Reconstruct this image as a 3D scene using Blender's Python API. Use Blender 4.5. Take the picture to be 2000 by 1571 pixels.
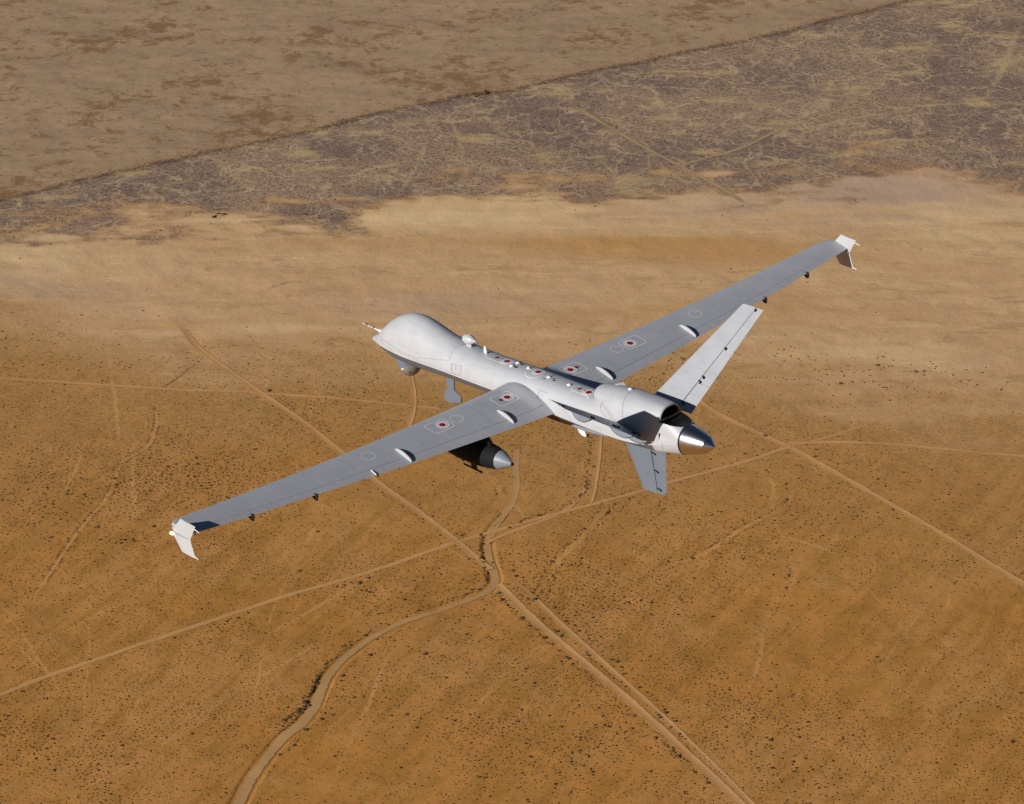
import bpy, bmesh, math, random
import numpy as np
from mathutils import Vector, Matrix
from mathutils.bvhtree import BVHTree

SC = bpy.context.scene
COL = SC.collection
for o in list(bpy.data.objects):
    bpy.data.objects.remove(o)
random.seed(7)
RNG = np.random.default_rng(11)

# ------------------------------------------------------------------ camera, sky, sun, exposure
H_CAM = 1200.0
PITCH = math.radians(26.0)
F_PX = 7002.96 / 2000.0            # focal length over image width
# the aircraft's own axes (x aft, y to starboard, z up) seen from the camera plane flying beside it
FWD_B = np.array([-0.67950283, 0.61612712, -0.3983256])
CUP_B = np.array([-0.25088752, 0.31505425, 0.91531212])
RIGHT_B = np.cross(FWD_B, CUP_B)
CAM_B = np.array([58.82578629, -49.214038, 31.17425815])
UP_B = -math.sin(PITCH) * FWD_B + math.cos(PITCH) * CUP_B
HOR_B = np.cross(UP_B, RIGHT_B)
M_BW = np.array([RIGHT_B, HOR_B, UP_B])
for i in range(3):
    M_BW[i] /= np.linalg.norm(M_BW[i])
ROOT_W = np.array([0, 0, H_CAM]) - M_BW @ CAM_B

cam_data = bpy.data.cameras.new("camera")
cam = bpy.data.objects.new("camera", cam_data)
COL.objects.link(cam)
cam.location = (0, 0, H_CAM)
cam.rotation_euler = (math.pi / 2 - PITCH, 0, 0)
cam_data.sensor_width = 36.0
cam_data.lens = 36.0 * F_PX
cam_data.clip_start = 1.0
cam_data.clip_end = 200000.0
SC.camera = cam

SUN_B = np.array([-0.05, -0.915, 0.40])            # direction towards the sun in aircraft axes
SUN_W = M_BW @ SUN_B
SUN_W /= np.linalg.norm(SUN_W)
sun_el = math.asin(SUN_W[2])
sun_az = math.atan2(SUN_W[0], SUN_W[1])
world = bpy.data.worlds.new("World")
SC.world = world
world.use_nodes = True
wn = world.node_tree.nodes
wl = world.node_tree.links
bg = wn["Background"]
sky = wn.new("ShaderNodeTexSky")
sky.sky_type = 'NISHITA'
sky.sun_disc = False
sky.sun_elevation = sun_el
sky.sun_rotation = sun_az
sky.altitude = 3000
sky.air_density = 0.6
sky.dust_density = 0.2
wl.new(sky.outputs[0], bg.inputs[0])
bg.inputs[1].default_value = 0.05
sd = bpy.data.lights.new("sun", 'SUN')
sd.energy = 5.0
sd.angle = math.radians(0.5)
sd.color = (1.0, 0.955, 0.90)
sun = bpy.data.objects.new("sun", sd)
COL.objects.link(sun)
sun.rotation_euler = Vector(SUN_W).to_track_quat('Z', 'Y').to_euler()
SC.view_settings.view_transform = 'Standard'
SC.view_settings.look = 'None'
SC.view_settings.gamma = 1.0
SC.view_settings.exposure = 0.0
SC.cycles.max_bounces = 5
SC.cycles.transparent_max_bounces = 12

# ------------------------------------------------------------------ materials
def mat(name, col, rough=0.5, metal=0.0, spec=0.5, bump=0.0, bscale=20.0, var=0.06, vscale=3.0, coat=0.0):
    m = bpy.data.materials.new(name)
    m.use_nodes = True
    N, L = m.node_tree.nodes, m.node_tree.links
    p = N["Principled BSDF"]
    p.inputs["Roughness"].default_value = rough
    p.inputs["Metallic"].default_value = metal
    p.inputs["Specular IOR Level"].default_value = spec
    p.inputs["Coat Weight"].default_value = coat
    tc = N.new("ShaderNodeTexCoord")
    n1 = N.new("ShaderNodeTexNoise")
    n1.inputs["Scale"].default_value = vscale
    n1.inputs["Detail"].default_value = 6
    L.new(tc.outputs["Object"], n1.inputs["Vector"])
    mp = N.new("ShaderNodeMapRange")
    mp.inputs[1].default_value = 0.3
    mp.inputs[2].default_value = 0.7
    mp.inputs[3].default_value = 1 - var
    mp.inputs[4].default_value = 1 + var
    L.new(n1.outputs[0], mp.inputs[0])
    mx = N.new("ShaderNodeVectorMath")
    mx.operation = 'SCALE'
    mx.inputs[0].default_value = col[:3]
    L.new(mp.outputs[0], mx.inputs["Scale"])
    L.new(mx.outputs[0], p.inputs["Base Color"])
    if bump > 0:
        n2 = N.new("ShaderNodeTexNoise")
        n2.inputs["Scale"].default_value = bscale
        n2.inputs["Detail"].default_value = 4
        L.new(tc.outputs["Object"], n2.inputs["Vector"])
        b = N.new("ShaderNodeBump")
        b.inputs["Strength"].default_value = bump
        b.inputs["Distance"].default_value = 0.02
        L.new(n2.outputs[0], b.inputs["Height"])
        L.new(b.outputs[0], p.inputs["Normal"])
    return m

PAINT = mat("grey_white_paint", (0.445, 0.455, 0.475), 0.42, var=0.05, vscale=3.0, bump=0.08, bscale=3)
WING_DIM = mat("dimmed_wing_paint", (0.385, 0.395, 0.425), 0.45, var=0.04, vscale=1.6, bump=0.04, bscale=3)  # fuselage paint made darker; weaker low sun on wing tops put into colour
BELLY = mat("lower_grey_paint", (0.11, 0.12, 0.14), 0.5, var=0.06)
FINP = mat("blue_grey_paint", (0.135, 0.160, 0.195), 0.5, var=0.05)
WHITE = mat("white_paint", (0.46, 0.47, 0.48), 0.4, var=0.02)
BRIGHT = mat("bright_white", (0.72, 0.72, 0.71), 0.35, var=0.01)
BLACK = mat("black_gap", (0.008, 0.008, 0.009), 0.6, var=0.02)
DARKM = mat("dark_metal", (0.10, 0.085, 0.065), 0.28, metal=0.9, var=0.2, vscale=8)
TROUGH = mat("exhaust_stained_metal", (0.045, 0.038, 0.032), 0.38, metal=0.7, var=0.25, vscale=6)
RIM = mat("yellow_heat_tinted_rim", (0.62, 0.43, 0.04), 0.35, metal=0.6, var=0.2, vscale=10)
RED = mat("red_marking", (0.30, 0.006, 0.010), 0.4, var=0.1, vscale=20)
LINE = mat("panel_line", (0.20, 0.21, 0.24), 0.7, var=0.05)
OUTL = mat("white_marking", (0.80, 0.79, 0.76), 0.5, var=0.02)
POD = mat("pod_dark_paint", (0.010, 0.0105, 0.012), 0.75, spec=0.15, var=0.05)
PODC = mat("pod_cone_paint", (0.20, 0.225, 0.255), 0.45, var=0.03)
TAN = mat("turret_beige", (0.20, 0.18, 0.155), 0.35, var=0.05)
YEL = mat("yellow_paint", (0.6, 0.42, 0.03), 0.4)
GLASS = mat("dark_glass", (0.01, 0.01, 0.012), 0.06, spec=0.8)

def spinner_mat():
    m = bpy.data.materials.new("polished_metal")
    m.use_nodes = True
    N, L = m.node_tree.nodes, m.node_tree.links
    p = N["Principled BSDF"]
    p.inputs["Base Color"].default_value = (0.62, 0.60, 0.60, 1)
    p.inputs["Metallic"].default_value = 1.0
    p.inputs["Roughness"].default_value = 0.26
    tc = N.new("ShaderNodeTexCoord")
    mp = N.new("ShaderNodeMapping")
    mp.inputs["Scale"].default_value = (120, 2, 2)
    n = N.new("ShaderNodeTexNoise")
    n.inputs["Scale"].default_value = 2.0
    L.new(tc.outputs["Object"], mp.inputs[0])
    L.new(mp.outputs[0], n.inputs["Vector"])
    r = N.new("ShaderNodeMapRange")
    r.inputs[3].default_value = 0.22
    r.inputs[4].default_value = 0.27
    L.new(n.outputs[0], r.inputs[0])
    L.new(r.outputs[0], p.inputs["Roughness"])
    return m
SPIN = spinner_mat()
def weather(m, amt=0.10):
    b = m.node_tree
    N, L = b.nodes, b.links
    p = N["Principled BSDF"]
    src = p.inputs["Base Color"].links[0].from_socket
    tc = N.new("ShaderNodeTexCoord")
    mp = N.new("ShaderNodeMapping"); mp.inputs["Scale"].default_value = (0.7, 7.0, 5.0)
    n = N.new("ShaderNodeTexNoise"); n.inputs["Scale"].default_value = 1.6; n.inputs["Detail"].default_value = 8; n.inputs["Roughness"].default_value = 0.7
    L.new(tc.outputs["Object"], mp.inputs[0]); L.new(mp.outputs[0], n.inputs["Vector"])
    r = N.new("ShaderNodeMapRange"); r.inputs[1].default_value = 0.5; r.inputs[2].default_value = 0.75; r.inputs[3].default_value = 0.0; r.inputs[4].default_value = amt * 2
    L.new(n.outputs[0], r.inputs[0])
    mx = N.new("ShaderNodeMix"); mx.data_type = 'RGBA'
    L.new(r.outputs[0], mx.inputs[0]); L.new(src, mx.inputs[6]); mx.inputs[7].default_value = (0.20, 0.19, 0.18, 1)
    L.new(mx.outputs[2], p.inputs["Base Color"])
weather(PAINT, 0.09)
weather(WING_DIM, 0.12)

def lamp_mat():
    m = bpy.data.materials.new("lit_navigation_lens")
    m.use_nodes = True
    p = m.node_tree.nodes["Principled BSDF"]
    p.inputs["Base Color"].default_value = (0.9, 0.8, 0.6, 1)
    p.inputs["Emission Color"].default_value = (1.0, 0.86, 0.55, 1)
    p.inputs["Emission Strength"].default_value = 3.0
    return m
LENS = lamp_mat()

# ------------------------------------------------------------------ mesh helpers
def meshobj(name, V, F, mats, parent=None, smooth=False, midx=None, sharp=None):
    me = bpy.data.meshes.new(name)
    me.from_pydata([tuple(map(float, v)) for v in V], [], [tuple(f) for f in F])
    for m in (mats if isinstance(mats, (list, tuple)) else [mats]):
        me.materials.append(m)
    if midx is not None:
        me.polygons.foreach_set("material_index", midx)
    me.polygons.foreach_set("use_smooth", [smooth] * len(me.polygons))
    bm = bmesh.new()
    bm.from_mesh(me)
    bmesh.ops.recalc_face_normals(bm, faces=bm.faces)
    if smooth and sharp:
        for e in bm.edges:
            if len(e.link_faces) == 2 and e.calc_face_angle(0) > math.radians(sharp):
                e.smooth = False
    bm.to_mesh(me)
    bm.free()
    me.update()
    o = bpy.data.objects.new(name, me)
    COL.objects.link(o)
    if parent is not None:
        o.parent = parent
    return o

def lofted(rings, cap0=True, cap1=True):
    n = len(rings[0])
    V, F = [], []
    for r in rings:
        V += [tuple(p) for p in r]
    for k in range(len(rings) - 1):
        for i in range(n):
            j = (i + 1) % n
            F.append((k * n + i, k * n + j, (k + 1) * n + j, (k + 1) * n + i))
    if cap0:
        F.append(tuple(range(n))[::-1])
    if cap1:
        F.append(tuple((len(rings) - 1) * n + i for i in range(n)))
    return V, F

def revolve(prof, origin, axis='x', n=32, cap0=True, cap1=True):
    """prof: (distance along axis, radius)"""
    rings = []
    for d, r in prof:
        ring = []
        for i in range(n):
            a = 2 * math.pi * i / n
            u, v = r * math.cos(a), r * math.sin(a)
            p = {'x': (d, u, v), 'y': (u, d, v), 'z': (u, v, d)}[axis]
            ring.append((p[0] + origin[0], p[1] + origin[1], p[2] + origin[2]))
        rings.append(ring)
    return lofted(rings, cap0, cap1)

def prism(poly, axis, lo, hi):
    """extrude polygon [(a,b)] of the plane normal to axis between lo and hi"""
    def P(a, b, c):
        return {'y': (a, c, b), 'z': (a, b, c), 'x': (c, a, b)}[axis]
    n = len(poly)
    V = [P(a, b, lo) for a, b in poly] + [P(a, b, hi) for a, b in poly]
    F = [tuple(range(n)), tuple(range(n, 2 * n))[::-1]]
    F += [(i, (i + 1) % n, n + (i + 1) % n, n + i) for i in range(n)]
    return V, F

def merge(*vf):
    V, F = [], []
    for v, f in vf:
        b = len(V)
        V += list(v)
        F += [tuple(i + b for i in x) for x in f]
    return V, F

def tube(p0, p1, r0, r1=None, n=8):
    r1 = r0 if r1 is None else r1
    p0, p1 = np.array(p0, float), np.array(p1, float)
    d = p1 - p0
    d /= np.linalg.norm(d)
    a = np.cross(d, [0, 0, 1.0] if abs(d[2]) < 0.9 else [1.0, 0, 0])
    a /= np.linalg.norm(a)
    b = np.cross(d, a)
    rings = []
    for p, r in ((p0, r0), (p1, r1)):
        rings.append([p + r * (math.cos(t) * a + math.sin(t) * b) for t in [2 * math.pi * i / n for i in range(n)]])
    return lofted(rings)

def bvh_of(*objs):
    V, F = [], []
    for o in objs:
        b = len(V)
        V += [v.co.copy() for v in o.data.vertices]
        F += [tuple(i + b for i in p.vertices) for p in o.data.polygons]
    return BVHTree.FromPolygons(V, F)

# ------------------------------------------------------------------ the aircraft
plane = bpy.data.objects.new("unmanned_aircraft", None)
COL.objects.link(plane)
plane["label"] = "pale grey unmanned aircraft with long straight wings and V tail flying above the desert"
plane["category"] = "drone"
Mx = Matrix([list(M_BW[0]) + [ROOT_W[0]], list(M_BW[1]) + [ROOT_W[1]], list(M_BW[2]) + [ROOT_W[2]], [0, 0, 0, 1]])
plane.matrix_world = Mx

# fuselage stations: x, z top, chine half width, chine z, belly half width, belly z
FS = [
 (0.012, -0.215, 0.045, -0.236, 0.025, -0.256),
 (0.040, -0.185, 0.115, -0.230, 0.070, -0.275),
 (0.130, -0.130, 0.185, -0.222, 0.098, -0.300),
 (0.250, -0.055, 0.225, -0.212, 0.152, -0.325),
 (0.45, 0.142, 0.315, -0.2, 0.221, -0.355),
 (0.7, 0.367, 0.395, -0.188, 0.283, -0.39),
 (1.0, 0.554, 0.458, -0.18, 0.326, -0.42),
 (1.3, 0.673, 0.497, -0.178, 0.346, -0.435),
 (1.6, 0.712, 0.52, -0.178, 0.36, -0.435),
 (1.9, 0.676, 0.52, -0.178, 0.36, -0.435),
 (2.2, 0.591, 0.515, -0.18, 0.36, -0.43),
 (2.5, 0.500, 0.508, -0.182, 0.355, -0.425),
 (2.8, 0.430, 0.502, -0.186, 0.35, -0.42),
 (3.1, 0.387, 0.5, -0.19, 0.35, -0.42),
 (3.4, 0.358, 0.5, -0.195, 0.35, -0.425),
 (3.8, 0.330, 0.5, -0.2, 0.35, -0.43),
 (4.4, 0.320, 0.5, -0.205, 0.35, -0.43),
 (5.20, 0.328, 0.500, -0.215, 0.345, -0.430),
 (6.00, 0.318, 0.500, -0.245, 0.340, -0.440),
 (6.80, 0.305, 0.500, -0.270, 0.330, -0.450),
 (7.60, 0.300, 0.498, -0.295, 0.320, -0.455),
 (8.20, 0.305, 0.490, -0.300, 0.310, -0.455),
 (8.60, 0.310, 0.475, -0.292, 0.300, -0.445),
 (9.00, 0.280, 0.435, -0.255, 0.290, -0.425),
 (9.40, 0.230, 0.375, -0.190, 0.290, -0.395),
 (9.70, 0.240, 0.350, -0.110, 0.275, -0.365),
 (10.03, 0.300, 0.342, 0.000, 0.245, -0.335),
]
def fus_ring(s):
    x, zt, wc, zc, wb, zb = s
    nu = 2.0 + 0.45 * max(0, min(1, (x - 2.6) / 1.2))
    R = []
    NU = 34
    round_tail = max(0.0, min(1.0, (x - 9.2) / 0.8))
    n = nu + (2.0 - nu) * round_tail
    for i in range(NU + 1):
        t = math.pi * i / NU                     # port chine .. top .. starboard chine
        c, s_ = math.cos(t), math.sin(t)
        y = -wc * math.copysign(abs(c) ** (2 / n), c)
        z = zc + (zt - zc) * abs(s_) ** (2 / n)
        R.append((x, y, z))
    NL = 12
    low = []
    ins = 0.022 * (1 - round_tail)
    pts = [(wc - ins, zc - 0.012 * (1 - round_tail)), (wb, zb + 0.03), (wb * 0.86, zb), (0.0, zb - 0.018)]
    # polyline resampled, blended to an ellipse near the tail
    seg = [0]
    for a, b in zip(pts, pts[1:]):
        seg.append(seg[-1] + math.hypot(a[0] - b[0], a[1] - b[1]))
    half = []
    for k in range(NL + 1):
        d = seg[-1] * k / NL
        for q in range(3):
            if d <= seg[q + 1] + 1e-9:
                f = (d - seg[q]) / (seg[q + 1] - seg[q])
                py_, pz_ = pts[q][0] + f * (pts[q + 1][0] - pts[q][0]), pts[q][1] + f * (pts[q + 1][1] - pts[q][1])
                break
        th = math.pi / 2 * k / NL
        ey, ez = wc * math.cos(th), zc + (zb - 0.018 - zc) * math.sin(th)
        half.append((py_ * (1 - round_tail) + ey * round_tail, pz_ * (1 - round_tail) + ez * round_tail))
    st = 0 if round_tail < 0.98 else 1
    for y, z in half[0:]:
        low.append((x, y, z))
    for y, z in half[-2::-1]:
        low.append((x, -y, z))
    low[0] = (x, low[0][1], low[0][2] - 1e-4)
    low[-1] = (x, low[-1][1], low[-1][2] - 1e-4)
    return R + low

def interp_sections(S, m):
    """Catmull-Rom subdivision of a station table"""
    S = np.array(S, float)
    out = []
    for i in range(len(S) - 1):
        p0, p1, p2, p3 = S[max(i - 1, 0)], S[i], S[i + 1], S[min(i + 2, len(S) - 1)]
        d1 = (p2 - p0) / max(p2[0] - p0[0], 1e-6) * (p2[0] - p1[0])
        d2 = (p3 - p1) / max(p3[0] - p1[0], 1e-6) * (p2[0] - p1[0])
        for k in range(m):
            t = k / m
            h = (2*t**3 - 3*t**2 + 1) * p1 + (t**3 - 2*t**2 + t) * d1 + (-2*t**3 + 3*t**2) * p2 + (t**3 - t**2) * d2
            h[0] = p1[0] + t * (p2[0] - p1[0])
            out.append(h)
    out.append(S[-1])
    return out
rings = [fus_ring(s) for s in interp_sections(FS, 4)]
V, F = lofted(rings)
n_ring = len(rings[0])
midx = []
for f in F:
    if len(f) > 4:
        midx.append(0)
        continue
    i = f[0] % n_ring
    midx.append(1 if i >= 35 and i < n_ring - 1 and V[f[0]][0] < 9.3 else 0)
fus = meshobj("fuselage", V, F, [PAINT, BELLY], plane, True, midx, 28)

# upper engine cowl: x, z centre, half width, half height
CW = [
 (7.375, 0.395, 0.05, 0.04), (7.385, 0.395, 0.13, 0.09), (7.42, 0.395, 0.205, 0.145), (7.50, 0.395, 0.27, 0.19),
 (7.65, 0.39, 0.325, 0.225), (7.85, 0.365, 0.38, 0.275), (8.10, 0.28, 0.445, 0.39), (8.35, 0.185, 0.490, 0.50),
 (8.65, 0.125, 0.480, 0.560), (9.00, 0.105, 0.440, 0.575), (9.30, 0.12, 0.390, 0.55), (9.50, 0.13, 0.365, 0.53),
]
cr = []
for s in interp_sections(CW, 3):
    x, zc, w, h = s
    ee = 2.0 / (2.0 + 0.7 * max(0, min(1, (x - 8.1) / 1.2)))
    cr.append([(x, w * math.copysign(abs(math.cos(t)) ** ee, math.cos(t)), zc + h * math.copysign(abs(math.sin(t)) ** ee, math.sin(t))) for t in [2 * math.pi * (i + 0.5) / 64 for i in range(64)]])
V, F = lofted(cr, True, False)
cowl = meshobj("engine_cowl", V, F, PAINT, plane, True, None, 40)
# fairing from the cowl end to the spinner ring: two cheeks with the exhaust trough between them
ck = []
def tail_outer(y, f):
    w = 0.365 + (0.345 - 0.365) * f
    n = 2.7 - 0.7 * f
    return 0.13 * (1 - f) + (0.53 + (0.352 - 0.53) * f) * max(0, 1 - abs(y / w) ** n) ** (1 / n)
def cheek_ring(x, f):
    w = 0.365 + (0.345 - 0.365) * f
    fl = 0.375 + (0.330 - 0.375) * f
    R = []
    n = 40
    for i in range(n + 1):
        y = w * math.sin((-1 + 2 * i / n) * math.pi / 2)
        dip = fl - 0.05 * max(0, 1 - (y / 0.30) ** 2) * (1 - f) ** 0.7
        R.append((x, y, min(tail_outer(y, f), dip)))
    return R
NT = 14
rows = [cheek_ring(9.495 + (10.03 - 9.495) * k / NT, k / NT) for k in range(NT + 1)]
V = [p for r in rows for p in r]
F, mi = [], []
for k in range(NT):
    f = (k + 0.5) / NT
    for i in range(40):
        F.append((k * 41 + i, k * 41 + i + 1, (k + 1) * 41 + i + 1, (k + 1) * 41 + i))
        ym = 0.5 * (V[k * 41 + i][1] + V[k * 41 + i + 1][1])
        mi.append(1 if tail_outer(ym, f) > 0.375 - 0.045 * f + 0.003 and f < 0.97 else 0)
trough = meshobj("exhaust_trough", V, F, [PAINT, TROUGH], plane, True, mi, 25)

# exhaust: opening in the aft face of the cowl, its outline following the cowl
def cap_loop(x, inset, zb, n=44):
    w, h, zc_, ee = 0.365 - inset, 0.53 - inset, 0.13, 2 / 2.7
    a0 = math.asin(min(0.99, ((zb - zc_) / h) ** (1 / ee)))
    L_ = []
    for i in range(30):
        t = a0 + (math.pi - 2 * a0) * i / 29
        L_.append((w * math.copysign(abs(math.cos(t)) ** ee, math.cos(t)), zc_ + h * math.sin(t) ** ee))
    x1, x0 = L_[0][0], L_[-1][0]
    L_ += [(x0 + (x1 - x0) * (i + 1) / 15, zb - 0.02 * math.sin(math.pi * (i + 1) / 15)) for i in range(14)]
    P = np.array(L_)
    for _ in range(3 if inset > 0.01 else 0):
        P = 0.25 * np.roll(P, 1, 0) + 0.5 * P + 0.25 * np.roll(P, -1, 0)
    return [(x, p[0], p[1]) for p in P]
V, F = lofted([cap_loop(9.49, 0.0, 0.372), cap_loop(9.525, 0.012, 0.385), cap_loop(9.522, 0.026, 0.395)], False, False)
exh = meshobj("exhaust", V, F, PAINT, plane, True)
V, F = lofted([cap_loop(9.522, 0.026, 0.395), cap_loop(9.528, 0.030, 0.398), cap_loop(9.515, 0.037, 0.404), cap_loop(9.46, 0.042, 0.408)], False, False)
meshobj("exhaust_rim", V, F, RIM, exh, True)
V, F = lofted([cap_loop(9.46, 0.042, 0.408), cap_loop(9.15, 0.075, 0.43)], False, True)
meshobj("exhaust_duct", V, F, BLACK, exh, True)

# spinner
V, F = revolve([(0, 0.335), (0.02, 0.345)], (10.03, 0, 0.005))
meshobj("spinner_gap_ring", V, F, BLACK, plane, True)
ax = np.array([1, 0, -0.03])
prof = [(0.0, 0.332), (0.02, 0.338), (0.12, 0.318), (0.24, 0.287), (0.36, 0.250), (0.46, 0.217), (0.545, 0.186), (0.55, 0.182), (0.62, 0.118), (0.69, 0.055), (0.745, 0.005)]
rings = []
for d, r in prof:
    rings.append([(10.055 + d, r * math.cos(a), 0.005 + 0.03 * d + r * math.sin(a)) for a in [2 * math.pi * i / 56 for i in range(56)]])
V, F = lofted(rings)
spinner = meshobj("spinner", V, F, SPIN, plane, True, None, 14)

# ---- wings
def naca(t):           # half thickness, t = chord fraction (unit max ~0.5)
    return 5 * (0.2969 * math.sqrt(t) - 0.126 * t - 0.3516 * t * t + 0.2843 * t ** 3 - 0.1036 * t ** 4)
def wing_le(y):
    return 4.80 + 0.022 * min(y, 6) + 0.004 * max(0, y - 6)
def wing_te(y):
    return 6.49 - 0.085 * y
def wing_z(y):
    return 0.001 * y + 0.00277 * y * y
HF = 0.82
def wing_pt(y, t, top, root=0.0):
    le, te = wing_le(y), wing_te(y)
    c = te - le
    x = le + c * t
    camber = 0.026 * c * (1 - (2 * t - 0.8) ** 2 / (1.44 if t > 0.4 else 0.64))
    drop = -0.045 + (-0.165 * c / 1.5) * t ** 1.35
    th = 0.145 * c * (1 - 0.2 * y / 10)
    z = wing_z(y) + drop + camber + (1 if top else -1) * th * naca(t)
    if root > 0:
        z += root * (0.085 if top else -0.05) * (math.sin(math.pi * min(1, t * 1.02)) ** 0.6 if 0 < t < 0.98 else 0)
    return (x, y, z)
def section(y, t0, t1, n, side, root=0.0, blunt=0.0):
    ts = [t0 + (t1 - t0) * ((1 - math.cos(math.pi * i / n)) / 2 if t0 == 0 else i / n) for i in range(n + 1)]
    up = [wing_pt(y, t, True, root) for t in ts]
    lo = [wing_pt(y, t, False, root) for t in ts]
    if t0 == 0:
        ring = up[::-1] + lo[1:]
    else:
        ring = up[::-1] + lo
    return [(p[0], side * p[1], p[2]) for p in ring]
wing_objs = {}
for side in (-1, 1):
    ys = [0.30, 0.38, 0.46, 0.53, 0.60, 0.68, 0.76, 0.86, 1.0] + list(np.linspace(1.4, 9.7, 26))
    rr = []
    for y in ys:
        k = max(0, min(1, (0.86 - y) / 0.42))
        rr.append(section(y, 0, HF, 22, side, k * k * (3 - 2 * k)))
    # rounded leading edge towards the tip
    for y, s in ((9.82, 0.02), (9.92, 0.06), (9.99, 0.12), (10.04, 0.2)):
        ring = section(y, 0, HF, 22, side)
        te = wing_te(y)
        rr.append([(te - (te - p[0]) * (1 - s), p[1], p[2]) for p in ring])
    V, F = lofted(rr)
    w = meshobj("wing", V, F, WING_DIM, plane, True, None, 35)
    wing_objs[side] = [w]
    # trailing edge surfaces: flap inboard, two ailerons outboard, separated by fine gaps
    spans = [("flap", 0.50, 2.75), ("flap", 2.765, 5.0), ("aileron", 5.015, 6.85), ("aileron", 6.865, 9.72), ("tip_panel", 9.73, 10.04)]
    for nm, a, b in spans:
        rr = []
        for y in np.linspace(a, b, 8):
            k = max(0, min(1, (0.86 - y) / 0.42))
            rr.append(section(y, HF + 0.005, 1.0, 6, side, k * k * (3 - 2 * k)))
        V, F = lofted(rr)
        fo = meshobj(nm, V, F, WING_DIM, w, True, None, 35)
        wing_objs[side].append(fo)
    # dark gap filler behind the hinge line
    rr = [section(y, HF - 0.02, HF + 0.03, 2, side) for y in np.linspace(0.6, 9.75, 12)]
    rr = [[(p[0], p[1], p[2] * 1.0 - 0.012 if i < 3 else p[2] + 0.012) for i, p in enumerate(r)] for r in rr]
    V, F = lofted(rr)
    meshobj("hinge_gap", V, F, LINE, w)
    # winglets above and below the tip
    yt = 10.055
    def foil_blade(poly_root, poly_tip, zr, zt, th_r, th_t, y0, lean=0.0):
        rings = []
        for f in np.linspace(0, 1, 6):
            le = poly_root[0] + f * (poly_tip[0] - poly_root[0])
            te = poly_root[1] + f * (poly_tip[1] - poly_root[1])
            zl = zr[0] + f * (zt[0] - zr[0])
            zz = zr[1] + f * (zt[1] - zr[1])
            th = th_r + f * (th_t - th_r)
            ring = []
            for i in range(20):
                a = 2 * math.pi * i / 20
                t = (1 - math.cos(a)) / 2
                ring.append((le + (te - le) * t, y0 + lean * f + (1 if a < math.pi else -1) * th * naca(t) * 1.0, zl + (zz - zl) * t))
            rings.append(ring)
        return lofted(rings)
    V, F = foil_blade((5.15, 5.685), (5.44, 5.90), (0.185, 0.07), (0.485, 0.435), 0.055, 0.035, side * yt)
    wl_ = meshobj("upper_winglet", V, F, WHITE, w, True, None, 50)
    V, F = foil_blade((5.10, 5.685), (5.36, 5.80), (0.09, 0.07), (-0.27, -0.31), 0.06, 0.035, side * yt)
    wlo = meshobj("lower_winglet", V, F, WHITE, w, True, None, 50)
    V, F = tube((5.86, side * yt, 0.37), (6.02, side * yt, 0.335), 0.011, 0.009)
    meshobj("static_wick", V, F, BRIGHT, wl_)
    V, F = tube((5.76, side * yt, -0.27), (5.90, side * yt, -0.30), 0.011, 0.009)
    meshobj("static_wick", V, F, BRIGHT, wlo)
    # tip fairing that the winglets grow out of
    prof = [(0.0, 0.01), (0.04, 0.045), (0.12, 0.07), (0.30, 0.075), (0.48, 0.05), (0.60, 0.012)]
    rings = []
    for d, r in prof:
        rings.append([(5.075 + d, side * (10.02 + r * 0.75 * math.cos(a)), 0.165 - 0.13 * d + r * math.sin(a)) for a in [2 * math.pi * i / 16 for i in range(16)]])
    V, F = lofted(rings)
    meshobj("tip_fairing", V, F, WING_DIM, w, True)
    if side < 0:
        V, F = revolve([(-0.06, 0.004), (-0.045, 0.025), (0.0, 0.036), (0.045, 0.025), (0.06, 0.004)], (5.16, -10.105, 0.085), 'x', 12)
        meshobj("navigation_light", V, F, LENS, w, True)
    # fences over the flap hinges
    for (x0, x1, yy) in ((5.72, 6.25, 1.52), (5.57, 6.09, 4.36)):
        rings = []
        for k in range(15):
            f = k / 14
            x = x0 + (x1 - x0) * f
            zb_ = wing_pt(yy, (x - wing_le(yy)) / (wing_te(yy) - wing_le(yy)), True)[2] - 0.02
            hh = 0.080 * math.sin(math.pi * min(1, f ** 0.9 * 0.86 + 0.0)) ** 0.75 + 0.004
            if f > 0.93:
                hh *= 0.72
            tw = 0.026 * math.sin(math.pi * min(0.98, f * 0.9 + 0.03)) ** 0.6 + 0.003
            rings.append([(x, side * yy - tw, zb_), (x, side * yy - tw, zb_ + 0.02 + hh * 0.75), (x, side * yy - tw * 0.5, zb_ + 0.02 + hh * 0.95), (x, side * yy, zb_ + 0.02 + hh),
                          (x, side * yy + tw * 0.5, zb_ + 0.02 + hh * 0.95), (x, side * yy + tw, zb_ + 0.02 + hh * 0.75), (x, side * yy + tw, zb_)])
        V, F = lofted(rings)
        meshobj("hinge_fairing", V, F, WHITE, w, True, None, 40)
    # small brackets below the trailing edge
    for yy in (6.88, 8.48):
        xt = wing_te(yy)
        zb_ = wing_pt(yy, 0.97, False)[2]
        V, F = prism([(xt - 0.24, zb_ + 0.03), (xt + 0.05, zb_ + 0.015), (xt + 0.035, zb_ - 0.12), (xt - 0.01, zb_ - 0.135), (xt - 0.13, zb_ - 0.07)], 'y', side * yy - 0.014, side * yy + 0.014)
        meshobj("aileron_bracket", V, F, BLACK, w)

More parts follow.
